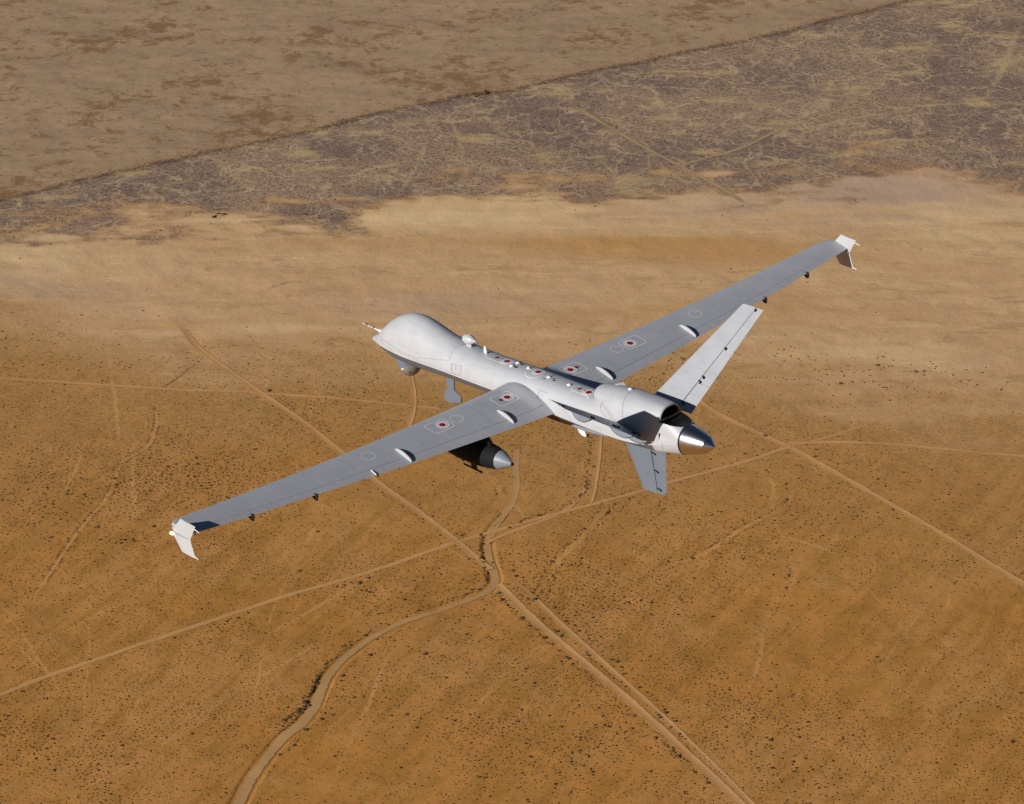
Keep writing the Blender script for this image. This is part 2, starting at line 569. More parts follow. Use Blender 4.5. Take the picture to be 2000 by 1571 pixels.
# probe on the port flap
pr = wing_te(5.33)
V, F = merge(tube((pr - 0.16, -5.32, wing_pt(5.32, 0.9, True)[2] + 0.03), (pr + 0.03, -5.34, wing_pt(5.32, 1, True)[2] + 0.02), 0.013))
prb = meshobj("wick_rod", V, F, BRIGHT, wing_objs[-1][0])
V, F = tube((pr + 0.03, -5.34, wing_pt(5.32, 1, True)[2] + 0.02), (pr + 0.10, -5.347, wing_pt(5.32, 1, True)[2] + 0.012), 0.014)
meshobj("rod_tip", V, F, BLACK, prb)

# ---- tail surfaces (V tail) and ventral fin
def tail_plane(side):
    if side > 0:
        A = np.array([8.27, 0.30, 0.090]); B = np.array([8.83, 3.06, 1.812])      # leading edge root, tip
        Cc = np.array([9.585, 0.30, 0.088]); D = np.array([9.435, 3.06, 1.810])   # trailing edge root, tip
    else:
        A = np.array([8.29, 0.30, -0.030]); B = np.array([8.92, 3.02, 1.68])
        Cc = np.array([9.32, 0.30, -0.225]); D = np.array([9.50, 3.02, 1.590])
    nrm = np.cross(Cc - A, B - A)
    nrm = nrm / np.linalg.norm(nrm)
    nrm = nrm if nrm[2] > 0 else -nrm
    def pt(s, t, up, th0):
        le = A + (B - A) * s
        te = Cc + (D - Cc) * s
        p = le + (te - le) * t + nrm * (up * th0 * naca(t))
        return (p[0], side * p[1], p[2])
    def piece(s0, s1, t0, t1, n=12):
        rings = []
        for s in np.linspace(s0, s1, 10):
            th0 = 0.065 * (1 - 0.45 * s)
            ts = [t0 + (t1 - t0) * ((1 - math.cos(math.pi * i / n)) / 2 if t0 == 0 else i / n) for i in range(n + 1)]
            ring = [pt(s, t, 1, th0) for t in ts][::-1] + [pt(s, t, -1, th0) for t in (ts[1:] if t0 == 0 else ts)]
            rings.append(ring)
        return lofted(rings)
    V, F = piece(0, 1, 0, 0.665)
    t = meshobj("tail_fin", V, F, PAINT, plane, True, None, 35)
    for s0, s1, in ((0.1, 0.325), (0.329, 1.0)):
        V, F = piece(s0, s1, 0.682, 1.0, 6)
        e = meshobj("ruddervator", V, F, PAINT, t, True, None, 35)
    V, F = piece(0.02, 0.985, 0.66, 0.69, 2)
    V = [(v[0], v[1], v[2]) for v in V]
    # thinner black strip seen inside the hinge line
    cen = np.mean(np.array(V), axis=0)
    V2 = []
    for v in V:
        s = (abs(v[1]) - 0.30) / 2.76
        tq = 0.675
        c0 = (A + (B - A) * s) * (1 - tq) + (Cc + (D - Cc) * s) * tq
        V2.append((v[0], side * c0[1] + (v[1] - side * c0[1]) * 0.8, c0[2] + (v[2] - c0[2]) * 0.8))
    meshobj("hinge_gap", V2, F, BLACK, t)
    # hinge brackets on the upper face
    for s in (0.035 + 0.12, 0.345, 0.385, 0.64, 0.985):
        p = np.array(pt(s, 0.675, 1, 0.065 * (1 - 0.45 * s)))
        q = np.array(pt(s - 0.006, 0.74, 1, 0.065 * (1 - 0.45 * s)))
        r = np.array(pt(s - 0.018, 0.745, 1, 0.065 * (1 - 0.45 * s)))
        up = nrm * np.array([1, side, 1])
        V, F = merge(tube(p + up * 0.012, q + up * 0.016, 0.016), tube(q + up * 0.018, r + up * 0.018, 0.021))
        meshobj("hinge_bracket", V, F, BLACK, t)
    # actuator fairings on the lower face
    for yy, ln in ((2.28, 0.62), (0.98, 0.62), (0.52, 0.62)) if side < 0 else ((2.05, 0.62), (0.8, 0.62)):
        s = (yy - 0.30) / 2.76
        rings = []
        for k in range(13):
            f = k / 12
            tq = 0.18 + 0.80 * f
            b = np.array(pt(s, min(tq, 0.99), -1, 0.05))
            dep = 0.135 * (math.sin(math.pi * min(1.0, 0.78 * f ** 0.85 + 0.01))) * (1 if f < 0.86 else (1 - (f - 0.86) / 0.14 * 0.75)) + 0.004
            dn = -nrm * np.array([1, side, 1])
            tv = np.array([0, 0.848 * side, 0.53]) * 0.028
            rings.append([b - dn * 0.003 - tv, b + dn * dep * 0.8 - tv, b + dn * dep, b + dn * dep * 0.8 + tv, b - dn * 0.003 + tv])
        V, F = lofted(rings)
        meshobj("actuator_fairing", V, F, FINP, t, True, None, 40)
    return t
tails = [tail_plane(-1), tail_plane(1)]

def vfin_piece(t0, t1, z0, z1, n=8, th=0.055):
    def edge(z):
        f = (-0.53 - z) / 1.0
        le = 8.07 + 0.50 * f
        te = 9.325 - 0.03 * f
        return le, te
    rings = []
    for z in np.linspace(z0, z1, 8):
        le, te = edge(z)
        dz = -0.0
        ring = []
        ts = [t0 + (t1 - t0) * ((1 - math.cos(math.pi * i / n)) / 2 if t0 == 0 else i / n) for i in range(n + 1)]
        for t in ts[::-1]:
            ring.append((le + (te - le) * t, th * naca(t), z))
        for t in (ts[1:] if t0 == 0 else ts):
            ring.append((le + (te - le) * t, -th * naca(t), z))
        rings.append(ring)
    return lofted(rings)
V, F = vfin_piece(0, 0.645, -0.36, -1.50)
vf = meshobj("ventral_fin", V, F, FINP, plane, True, None, 35)
V, F = vfin_piece(0.668, 1.0, -0.47, -1.50)
meshobj("rudder", V, F, FINP, vf, True, None, 35)
V, F = vfin_piece(0.64, 0.675, -0.45, -1.47, 2, 0.045)
meshobj("hinge_gap", V, F, BLACK, vf)
tipz = []
V, F = prism([(8.535, -1.502), (8.60, -1.55), (8.68, -1.578), (9.295, -1.535), (9.296, -1.502)], 'y', -0.016, 0.016)
meshobj("fin_tip", V, F, FINP, vf)
for z in (-0.60, -1.01, -1.42):
    f = (-0.53 - z)
    xh = 8.07 + 0.5 * f + 0.66 * (1.255 - 0.53 * f)
    V, F = merge(tube((xh, -0.032, z), (xh + 0.11, -0.042, z - 0.012), 0.013), tube((xh + 0.11, -0.042, z - 0.012), (xh + 0.125, -0.044, z - 0.045), 0.016))
    meshobj("hinge_bracket", V, F, BLACK, vf)

# ---- nose probe
bm_ = merge(tube((0.30, 0, -0.055), (0.10, 0, -0.04), 0.06, 0.020), tube((0.12, 0, -0.04), (-0.42, 0, -0.012), 0.015, 0.007))
V, F = bm_
pit = meshobj("nose_probe", V, F, BRIGHT, plane, True, None, 40)
for x in (-0.30, -0.25, -0.02):
    V, F = merge(tube((x, 0, -0.015), (x + 0.01, 0, 0.035), 0.010, 0.007), tube((x, -0.03, -0.02), (x, 0.03, -0.02), 0.009))
    meshobj("air_data_vane", V, F, BLACK, pit)
V, F = tube((-0.11, 0, -0.02), (-0.10, 0, 0.005), 0.013)
meshobj("air_data_vane", V, F, BLACK, pit)

# ---- sensor turret
def sphere_vf(c, r, n=24, m=16, sz=1.0, z0=-1.0, z1=1.0):
    prof = []
    a0, a1 = math.asin(z0), math.asin(z1)
    for i in range(m + 1):
        a = a0 + (a1 - a0) * i / m
        prof.append((r * math.sin(a) * sz, max(1e-4, r * math.cos(a))))
    return revolve(prof, c, 'z', n)
tb = sphere_vf((1.16, 0, -0.63), 0.265, 32, 20)
turret = meshobj("sensor_turret", tb[0], tb[1], TAN, plane, True)
V, F = revolve([(-0.14, 0.255), (-0.02, 0.285), (0.05, 0.29), (0.10, 0.29)], (1.14, 0, -0.50), 'z', 32)
meshobj("turret_collar", V, F, mat("turret_collar_blue_grey", (0.14, 0.20, 0.27), 0.35), turret, True, None, 40)
# lens windows and seam of the ball
def on_ball(px, py_, r=0.2655):
    f = 7002.96
    d = M3.T @ np.array([(px - 1000) / f, (py_ - 785.5) / f, 1.0])
    d /= np.linalg.norm(d)
    oc = CAM_B - np.array([1.16, 0, -0.63])
    b = oc @ d
    c = oc @ oc - r * r
    q = b * b - c
    if q < 0:
        return None
    return CAM_B + d * (-b - math.sqrt(q))
M3 = np.array([RIGHT_B, -CUP_B, FWD_B])
def patch_on_ball(poly, m, nm):
    P_ = [on_ball(*p) for p in poly]
    P_ = [p for p in P_ if p is not None]
    if len(P_) > 2:
        c = np.mean(P_, axis=0)
        c0 = np.array([1.16, 0, -0.63])
        c = c0 + (c - c0) / np.linalg.norm(c - c0) * 0.268
        V = [tuple(c)] + [tuple(p) for p in P_]
        F = [(0, i, i % len(P_) + 1) if i == len(P_) else (0, i, i + 1) for i in range(1, len(P_) + 1)]
        meshobj(nm, V, F, m, turret)
patch_on_ball([(783.5, 720), (786.5, 719.5), (789, 721.5), (787, 723), (784, 722)], BRIGHT, "lens_window")
patch_on_ball([(799.3, 726), (801.4, 725.5), (800.5, 729.5), (799, 730)], GLASS, "lens_window")
patch_on_ball([(802.2, 726), (804.5, 726), (803.6, 729.6), (801.6, 730.6)], DARKM, "lens_window")
seam = [(793, 713.5), (795.3, 716), (796.5, 720), (796, 725), (794, 729)]
for q in range(len(seam) - 1):
    a, b = on_ball(*seam[q]), on_ball(*seam[q + 1])
    if a is not None and b is not None:
        V, F = tube(a, b, 0.006, n=5)
        meshobj("ball_seam", V, F, LINE, turret)

# ---- paddle antenna under the nose
V, F = prism([(2.40, -0.40), (2.395, -0.62), (2.40, -0.90), (2.33, -0.955), (2.305, -0.99), (2.29, -1.16), (2.33, -1.21), (2.46, -1.232), (2.842, -1.135), (2.857, -0.975), (2.64, -0.875), (2.665, -0.60), (2.70, -0.40)], 'y', -0.02, 0.02)
pad = meshobj("paddle_antenna", V, F, FINP, plane)
bev = pad.modifiers.new("b", 'BEVEL'); bev.width = 0.012; bev.segments = 2

# ---- blade antenna and gear doors below the belly
V, F = prism([(6.42, -0.42), (6.72, -0.42), (6.90, -0.80), (6.88, -0.835), (6.78, -0.835), (6.69, -0.79)], 'y', -0.012, 0.012)
meshobj("belly_blade_antenna", V, F, BRIGHT, plane)
rings = []
for k in range(9):
    f = k / 8
    x = 6.75 + 1.15 * f
    s = 1.0 if 0.05 < f else 0.4
    s *= (1 - 0.75 * max(0, f - 0.6) / 0.4)
    rings.append([(x, -0.30 + 0.045 * math.cos(a) * s, -0.475 + 0.035 * f + 0.045 * math.sin(a) * s) for a in [2 * math.pi * i / 10 for i in range(10)]])
V, F = lofted(rings)
meshobj("gear_door_fairing", V, F, PODC, plane, True)
rings = []
for x, w in ((5.9, 0.30), (6.2, 0.335), (6.8, 0.33), (7.5, 0.25), (7.9, 0.1)):
    rings.append([(x, -w, -0.42), (x, w, -0.42), (x, w * 0.95, -0.515 + 0.02 * (x - 5.9)), (x, -w * 0.95, -0.515 + 0.02 * (x - 5.9))])
V, F = lofted(rings)
meshobj("gear_bay_door", V, F, DARKM, plane)

# ---- pod under the port wing
px0, pyy, pz = 6.60, -2.3, -0.645
prof = [(-1.95, 0.01), (-1.90, 0.09), (-1.75, 0.18), (-1.5, 0.25), (-1.2, 0.285), (-0.8, 0.298), (-0.45, 0.285), (-0.2, 0.255), (0.0, 0.215)]
V, F = revolve(prof, (px0, pyy, pz), 'x', 36)
pod = meshobj("underwing_pod", V, F, POD, plane, True, None, 30)
V, F = revolve([(0.004, 0.215), (0.10, 0.178), (0.25, 0.105), (0.355, 0.045)], (px0, pyy, pz), 'x', 36, False, True)
cone = meshobj("tail_cone", V, F, PODC, pod, True, None, 30)
V, F = revolve([(0.35, 0.040), (0.385, 0.036)], (px0, pyy, pz), 'x', 16)
meshobj("cone_vent", V, F, BLACK, cone, True, None, 30)
V, F = prism([(5.2, -0.09), (6.22, -0.20), (6.36, -0.36), (6.36, -0.42), (5.1, -0.42)], 'y', pyy - 0.05, pyy + 0.05)
meshobj("pylon", V, F, POD, pod)
V, F = merge(prism([(5.62, -0.93), (5.80, -0.94), (5.83, -1.10), (5.66, -1.09)], 'y', pyy - 0.012, pyy + 0.012), tube((5.42, pyy, -1.085), (5.98, pyy, -1.125), 0.022))
V2, F2 = prism([(5.36, -0.90), (5.42, -0.90), (5.42, -1.0), (5.37, -0.99)], 'y', pyy - 0.03, pyy + 0.03)
meshobj("pod_antenna", *merge((V, F), (V2, F2)), BLACK, pod)

# ---- antennas on the spine
prof = [(-0.21, 0.004), (-0.195, 0.045), (-0.15, 0.088), (-0.08, 0.112), (0.0, 0.115), (0.07, 0.098), (0.14, 0.062), (0.20, 0.022), (0.23, 0.003)]
V, F = revolve(prof, (3.27, 0, 0.535), 'x', 28)
bulb = meshobj("bulb_antenna", V, F, WHITE, plane, True)
V, F = prism([(3.16, 0.36), (3.35, 0.33), (3.33, 0.40), (3.37, 0.50), (3.17, 0.50), (3.19, 0.43)], 'y', -0.028, 0.028)
stalk = meshobj("antenna_stalk", V, F, WHITE, bulb)
bev = stalk.modifiers.new("b", 'BEVEL'); bev.width = 0.015; bev.segments = 2
V, F = revolve([(0, 0.012), (0.02, 0.01)], (3.27, 0, 0.645), 'z', 8)
meshobj("antenna_stud", V, F, BRIGHT, bulb)
V, F = prism([(3.74, 0.335), (3.83, 0.335), (3.815, 0.44), (3.795, 0.50), (3.755, 0.505), (3.735, 0.46)], 'y', -0.010, 0.010)
meshobj("blade_antenna", V, F, BRIGHT, plane)
V, F = merge(prism([(5.13, 0.31), (5.20, 0.31), (5.185, 0.375), (5.15, 0.385)], 'y', -0.012, 0.012), prism([(5.08, 0.322), (5.25, 0.322), (5.24, 0.334), (5.09, 0.334)], 'y', -0.018, 0.018))
meshobj("blade_antenna", V, F, BRIGHT, plane)

BV = bvh_of(fus, cowl, *wing_objs[-1], *wing_objs[1])
BVT = bvh_of(cowl, exh, trough, fus)
def hit_px(px, py_, bv=BV):
    f = 7002.96
    d = M3.T @ np.array([(px - 1000) / f, (py_ - 785.5) / f, 1.0])
    d /= np.linalg.norm(d)
    p, n, i, dist = bv.ray_cast(Vector(CAM_B), Vector(d))
    if p is None:
        return None
    if n.dot(Vector(d)) > 0:
        n = -n
    return np.array(p), np.array(n)
def drop(x, y, bv=BV):
    p, n, i, d = bv.ray_cast(Vector((x, y, 3)), Vector((0, 0, -1)))
    if n.z < 0:
        n = -n
    return np.array(p), np.array(n)
def ribbon(pts, w, off=0.004, closed=False):
    V, F = [], []
    n = len(pts)
    for i in range(n):
        p, nn = pts[i]
        a = pts[(i - 1) % n if closed else max(i - 1, 0)][0]
        b = pts[(i + 1) % n if closed else min(i + 1, n - 1)][0]
        t = b - a
        s = np.cross(nn, t)
        s /= max(np.linalg.norm(s), 1e-9)
        V += [tuple(p + nn * off - s * w / 2), tuple(p + nn * off + s * w / 2)]
    for i in range(n if closed else n - 1):
        j = (i + 1) % n
        F.append((2 * i, 2 * i + 1, 2 * j + 1, 2 * j))
    return V, F
def resample(P, step, closed=False):
    P = [np.array(p, float) for p in P]
    if closed:
        P.append(P[0])
    out = []
    for a, b in zip(P, P[1:]):
        k = max(1, int(np.linalg.norm(b - a) / step))
        out += [a + (b - a) * i / k for i in range(k)]
    if not closed:
        out.append(P[-1])
    return out
def seam_px(poly, w, name, parent, m=LINE, dots=0, closed=False, bv=BV):
    pts = [hit_px(p[0], p[1], bv) for p in resample(poly, 2.5, closed)]
    pts = [p for p in pts if p is not None]
    V, F = ribbon(pts, w, 0.003, closed)
    if dots:
        for i in range(0, len(pts), dots):
            p, n = pts[i]
            t = np.cross(n, [0, 0, 1.0]); t /= np.linalg.norm(t)
            b = np.cross(n, t)
            v = [tuple(p + n * 0.005 + 0.011 * (math.cos(a) * t + math.sin(a) * b)) for a in [math.pi / 3 * k for k in range(6)]]
            V, F = merge((V, F), (v, [tuple(range(6))]))
    return meshobj(name, V, F, m, parent)
seam_px([(738, 654), (749, 665), (762, 673), (777, 684), (794, 692), (812, 698), (832, 700.5), (850, 702), (877, 704.5), (880, 694), (886, 684), (894, 677), (906, 672.5)], 0.006, "radome_seam", fus, dots=4)
seam_px([(882, 712), (901.6, 714.5), (899, 733.5), (881, 729)], 0.007, "access_panel", fus, dots=3, closed=True)
seam_px([(885, 715), (897, 717), (895.5, 730), (884, 727)], 0.004, "access_panel", fus, closed=True)
seam_px([(890, 718), (890.3, 723)], 0.012, "panel_latch", fus, FINP)
seam_px([(1049.6, 777.6), (1054, 762), (1071, 769)], 0.005, "access_panel", fus, dots=2)
seam_px([(1014, 756), (1024, 755), (1034, 763)], 0.003, "fastener_row", fus, dots=2)
seam_px([(1230, 767), (1221, 776), (1217, 788), (1216, 804), (1216, 822)], 0.007, "cowl_seam", cowl, dots=4, bv=BVT)
seam_px([(1178, 785), (1173, 791), (1173, 800), (1180, 812), (1192, 818), (1204, 823)], 0.006, "cowl_seam", cowl, dots=4, bv=BVT)
seam_px([(1293, 868), (1295, 879)], 0.006, "fastener_row", fus, dots=2)

seam_px([(741, 664), (760, 681), (800, 697), (850, 717), (905, 738), (950, 754)], 0.004, "chine_joint", fus)
seam_px([(1100, 800), (1112, 815), (1117, 828)], 0.004, "frame_joint", fus, dots=3)
seam_px([(1262, 866), (1268, 874)], 0.004, "frame_joint", fus)
for sgn in (-1, 1):
    for yy in (1.9, 3.75, 5.6, 7.4):
        a_ = [drop(x_, sgn * yy) for x_ in np.linspace(wing_le(yy) + 0.12, wing_te(yy) - 0.32, 14)]
        V, F = ribbon(a_, 0.006, 0.003)
        meshobj("skin_joint", V, F, mat("faint_joint", (0.30, 0.31, 0.34), 0.6), wing_objs[sgn][0])
def disc(x, y, r, name, parent, m, off=0.005, r_in=0.0, n=28, sx=1.0):
    V, F = [], []
    for i in range(n):
        a = 2 * math.pi * i / n
        for rr_ in ((r_in, r) if r_in else (r,)):
            p, nn = drop(x + rr_ * math.cos(a) * sx, y + rr_ * math.sin(a))
            V.append(tuple(p + nn * off))
    if r_in:
        F = [(2 * i, 2 * i + 1, 2 * ((i + 1) % n) + 1, 2 * ((i + 1) % n)) for i in range(n)]
    else:
        p, nn = drop(x, y)
        V.append(tuple(p + nn * off))
        F = [(i, (i + 1) % n, n) for i in range(n)]
    return V, F
def outline(corners, w, off=0.004):
    P = resample([np.array(c) for c in corners], 0.06, True)
    # round the corners a little by smoothing
    P = [np.array(p) for p in P]
    P = [0.25 * P[i - 1] + 0.5 * P[i] + 0.25 * P[(i + 1) % len(P)] for i in range(len(P))]
    return ribbon([drop(p[0], p[1]) for p in P], w, off, True)
def marking(parent, cx, cy, small=None, corners=None, big_arc=False):
    parts = []
    V, F = disc(cx, cy, 0.150, "", None, None, 0.004, 0.122)
    V2, F2 = disc(cx, cy, 0.105, "", None, None, 0.004, 0.076)
    W = [(V, F), (V2, F2)]
    if corners:
        W.append(outline(corners, 0.018))
    if big_arc:
        W.append(disc(cx - 0.03, cy - 0.05, 0.235, "", None, None, 0.003, 0.222))
    Vw, Fw = merge(*W)
    Rd = [disc(cx, cy, 0.074, "", None, None, 0.006)]
    if small:
        Rd.append(disc(small[0], small[1], 0.05, "", None, None, 0.006))
    Vr, Fr = merge(*Rd)
    b = len(Vw)
    V = Vw + Vr
    F = Fw + [tuple(i + b for i in f) for f in Fr]
    mi = [0] * len(Fw) + [1] * len(Fr)
    # small pale ticks standing in for the lettering of the ring, plus the glint on the cap
    meshobj("filler_marking", V, F, [OUTL, RED], parent, False, mi)
for side in (-1, 1):
    w = wing_objs[side][0]
    marking(w, 5.47, side * 0.97, (5.47, side * 1.16), [(5.26, side * 0.78), (5.26, side * 1.33), (5.68, side * 1.33), (5.68, side * 0.78)])
    marking(w, 5.45, side * 2.88, None, [(5.24, side * 2.68), (5.24, side * 3.24), (5.65, side * 3.24), (5.65, side * 2.68)])
    for yy in (2.46, 5.01):
        V, F = disc(5.45, side * yy, 0.155, "", None, None, 0.004, 0.143, 36)
        meshobj("circle_marking", V, F, OUTL, w)
BVF = bvh_of(fus, cowl)
def top_at(px, py_):
    h_ = None
    while h_ is None:
        h_ = hit_px(px, py_, BVF)
        py_ += 0.7
    return float(h_[0][0]), float(h_[0][1])
def P2(px, py_):
    return np.array(top_at(px, py_))
def fmark(c, sm=None, quad=None, arc=False):
    c = P2(*c)
    q = [np.array([min(P2(*k)[0], 7.31), P2(*k)[1]]) for k in quad] if quad else None
    m_ = P2(*sm) if sm else None
    marking(fus, c[0], c[1], None if m_ is None else (m_[0], m_[1]), q, arc)
fmark((990.5, 706), (970.8, 698.8), [(946.8, 697.0), (991.5, 714.8), (1014.5, 705.0), (965.5, 688.0)])
fmark((1051.3, 726.8), None, None, True)
fmark((1150.2, 766.7), (1132.2, 759.9), [(1113.0, 761.0), (1149.8, 775.8), (1170.0, 767.0), (1129.5, 752.3)])
# small dark cooling slots and grey stencil marks
for (x, y) in (top_at(1019.5, 712.2), top_at(1007.5, 717.3)):
    V, F = disc(x + 0.0, y, 0.035, "", None, None, 0.005, 0, 10, 1.7)
    meshobj("vent_slot", V, F, BLACK, fus)
for (x, y) in (top_at(1081.8, 740.5), top_at(1082, 744)):
    V, F = disc(x, y, 0.022, "", None, None, 0.005, 0, 6, 1.9)
    meshobj("vent_slot", V, F, BLACK, fus)
for (x, y) in (top_at(981, 702), top_at(1062.5, 740.5), top_at(1081, 733), top_at(1141, 763)):
    V, F = disc(x, y, 0.03, "", None, None, 0.005, 0, 5, 1.3)
    meshobj("stencil_mark", V, F, LINE, fus)
for (qx, qy) in ((999.4, 715), (1011.4, 709.5), (1072, 737), (1111.8, 752.2), (1231.5, 760.5)):
    x, y = top_at(qx, qy)
    p, nn = drop(x, y)
    prof = [(0.0, 0.054), (0.016, 0.056), (0.030, 0.045), (0.038, 0.026), (0.041, 0.003)]
    V, F = revolve(prof, tuple(p - nn * 0.008), 'z', 16)
    meshobj("dome_antenna", V, F, BRIGHT, fus if x < 8 else cowl, True)
# pale inlet corner on the cowl, belly stencil, oil door
V, F = prism([(7.78, 0.10), (8.05, 0.16), (7.84, 0.30)], 'z', 0.615, 0.63)
meshobj("inlet_lip", V, F, BRIGHT, cowl)
V, F = disc(3.1, 0, 0.03, "", None, None)
seam_px([(902.5, 748.8), (907.5, 750.8)], 0.035, "yellow_stencil", fus, YEL)
V, F = prism([(9.55, -0.02), (9.72, -0.02), (9.72, -0.005), (9.55, -0.005)], 'y', -0.44, -0.35)

exec_marker = None
# ================================================================== GROUND
TAN_P = math.tan(PITCH)
def gp(px, py_):
    """a pixel of the aerial photograph -> the point of the desert floor it shows (metres)"""
    f = 7002.96
    x, y = (px - 1000) / f, (py_ - 785.5) / f
    dx = x
    dy = math.cos(PITCH) - y * math.sin(PITCH)
    dz = -math.sin(PITCH) - y * math.cos(PITCH)
    s = -H_CAM / dz
    return np.array([dx * s, dy * s])
def to_px(X, Y, Z=0.0):
    f = 7002.96
    dz = Z - H_CAM
    c = Y * math.cos(PITCH) - dz * math.sin(PITCH)
    u = Y * math.sin(PITCH) + dz * math.cos(PITCH)
    return 1000 + f * X / c, 785.5 - f * u / c

def vnoise(X, Y, scale, seed):
    x, y = X / scale, Y / scale
    xi, yi = np.floor(x), np.floor(y)
    fx, fy = x - xi, y - yi
    fx = fx * fx * fx * (fx * (fx * 6 - 15) + 10)
    fy = fy * fy * fy * (fy * (fy * 6 - 15) + 10)
    def h(a, b):
        k = (a.astype(np.int64) * 374761393 + b.astype(np.int64) * 668265263 + seed * 1442695) & 0xffffffff
        k = ((k ^ (k >> 13)) * 1274126177) & 0xffffffff
        k = (k ^ (k >> 16)) & 0xffff
        return k / 65535.0
    a, b, c, d = h(xi, yi), h(xi + 1, yi), h(xi, yi + 1), h(xi + 1, yi + 1)
    return (a * (1 - fx) + b * fx) * (1 - fy) + (c * (1 - fx) + d * fx) * fy
def fbm(X, Y, scale, seed, octv=4, gain=0.5, rot=0.6):
    s, amp, tot = 0, 1.0, 0
    for k in range(octv):
        ca, sa = math.cos(rot * (k + 1)), math.sin(rot * (k + 1))
        s = s + amp * vnoise(X * ca - Y * sa + 31.7 * k, X * sa + Y * ca - 17.3 * k, scale / 2 ** k, seed + k * 13)
        tot += amp
        amp *= gain
    return s / tot
def sstep(a, b, x):
    t = np.clip((x - a) / (b - a), 0, 1)
    return t * t * (3 - 2 * t)

WASH = [(985, 1005), (960, 1035), (953, 1060), (957, 1095), (968, 1125), (963, 1142), (940, 1160), (900, 1176), (845, 1196), (790, 1214), (740, 1238), (695, 1268), (655, 1305), (632, 1340), (612, 1385), (588, 1415), (555, 1440), (525, 1475), (495, 1515), (470, 1560), (445, 1620)]
WASH_W = [0.60 * v for v in [5, 6, 6.5, 7, 7.5, 7, 6, 6, 6.5, 7, 7.5, 8, 8.5, 9, 9.5, 9.5, 9, 10, 10.5, 11, 11]]
def world_line(px, step=6.0):
    P = [gp(*p) for p in px]
    # Catmull-Rom through the points
    out = []
    for i in range(len(P) - 1):
        p0, p1, p2, p3 = P[max(i - 1, 0)], P[i], P[i + 1], P[min(i + 2, len(P) - 1)]
        k = max(2, int(np.linalg.norm(p2 - p1) / step))
        for j in range(k):
            t = j / k
            out.append(0.5 * ((2 * p1) + (-p0 + p2) * t + (2 * p0 - 5 * p1 + 4 * p2 - p3) * t * t + (-p0 + 3 * p1 - 3 * p2 + p3) * t ** 3))
    out.append(P[-1])
    return np.array(out)
wash_line = world_line(WASH, 8.0)
wash_w = np.interp(np.linspace(0, 1, len(wash_line)), np.linspace(0, 1, len(WASH_W)), WASH_W)

def seg_dist(X, Y, line, reach):
    """distance to a polyline, evaluated only near it"""
    D = np.full(X.shape, 1e9)
    for k in range(len(line) - 1):
        a, b = line[k], line[k + 1]
        m = (X > min(a[0], b[0]) - reach) & (X < max(a[0], b[0]) + reach) & (Y > min(a[1], b[1]) - reach) & (Y < max(a[1], b[1]) + reach)
        if not m.any():
            continue
        x, y = X[m], Y[m]
        d = b - a
        t = np.clip(((x - a[0]) * d[0] + (y - a[1]) * d[1]) / (d @ d), 0, 1)
        q = np.hypot(x - a[0] - t * d[0], y - a[1] - t * d[1])
        D[m] = np.minimum(D[m], q)
    return D

def height(X, Y, wash=True):
    h = 2.2 * (fbm(X, Y, 220, 3, 2) - 0.5) + 0.9 * (fbm(X, Y, 45, 9, 2) - 0.5) + 0.35 * (vnoise(X, Y, 14, 21) - 0.5)
    if wash:
        D = seg_dist(X, Y, wash_line, 16)
        w = np.interp(Y, wash_line[::-1, 1], wash_w[::-1])
        h = h - 0.6 * (1 - sstep(w * 0.8, w * 0.8 + 2.2, D))
    return h

# zone boundaries as lines on the ground
def bound(px):
    P = np.array([gp(*p) for p in px])
    o = np.argsort(P[:, 0])
    return P[o, 0], P[o, 1]
B1x, B1y = bound([(-300, 455), (0, 386), (135, 352), (280, 320), (440, 287), (590, 255), (750, 215), (820, 203), (900, 183), (1000, 172), (1125, 142), (1250, 118), (1380, 92), (1500, 65), (1600, 40), (1700, 15), (1780, -2), (1900, -30), (2300, -120)])
B2x, B2y = bound([(-300, 450), (0, 447), (100, 446), (300, 432), (450, 418), (560, 425), (650, 428), (800, 402), (920, 382), (1000, 372), (1120, 372), (1210, 368), (1350, 372), (1470, 362), (1560, 335), (1650, 322), (1750, 318), (1850, 330), (1910, 350), (2000, 385), (2300, 450)])
B3x, B3y = bound([(-300, 560), (0, 572), (60, 590), (160, 625), (300, 645), (450, 655), (650, 668), (900, 672), (1100, 655), (1250, 655), (1400, 700), (1550, 735), (1700, 755), (1850, 765), (2000, 775), (2300, 790)])
B4x, B4y = bound([(-300, 760), (0, 745), (300, 760), (520, 775), (850, 800), (1200, 830), (1500, 868), (1700, 860), (2000, 885), (2300, 900)])

# one sheet: fine where the aerial view looks, coarse out to the horizon
az = np.concatenate([np.linspace(-math.pi, -0.20, 26)[:-1], np.linspace(-0.20, 0.20, 1241), np.linspace(0.20, math.pi, 26)[1:-1]])
inv = np.linspace(1 / 1780.0, 1 / 3650.0, 900)
rad = np.concatenate([[40, 400, 900, 1300, 1600, 1720], 1 / inv, [3750, 4000, 4600, 6000, 9000, 15000, 30000, 60000]])
A_, R_ = np.meshgrid(az, rad)
GX = (R_ * np.sin(A_)).ravel()
GY = (R_ * np.cos(A_)).ravel()
GZ = height(GX, GY)
na, nr = len(az), len(rad)
idx = np.arange(na * nr).reshape(nr, na)
q0 = idx[:-1, :]
q1 = idx[1:, :]
quads = np.stack([q0, np.roll(q0, -1, 1), np.roll(q1, -1, 1), q1], -1).reshape(-1, 4)
me = bpy.data.meshes.new("desert_ground")
me.vertices.add(len(GX) + 1)
me.vertices.foreach_set("co", np.concatenate([np.column_stack([GX, GY, GZ]).ravel(), [0, 0, 0]]).astype(np.float32))
centre = len(GX)
tri = np.stack([idx[0], np.roll(idx[0], -1), np.full(na, centre)], -1)
loops = np.concatenate([quads[:, ::-1].ravel(), tri.ravel()])
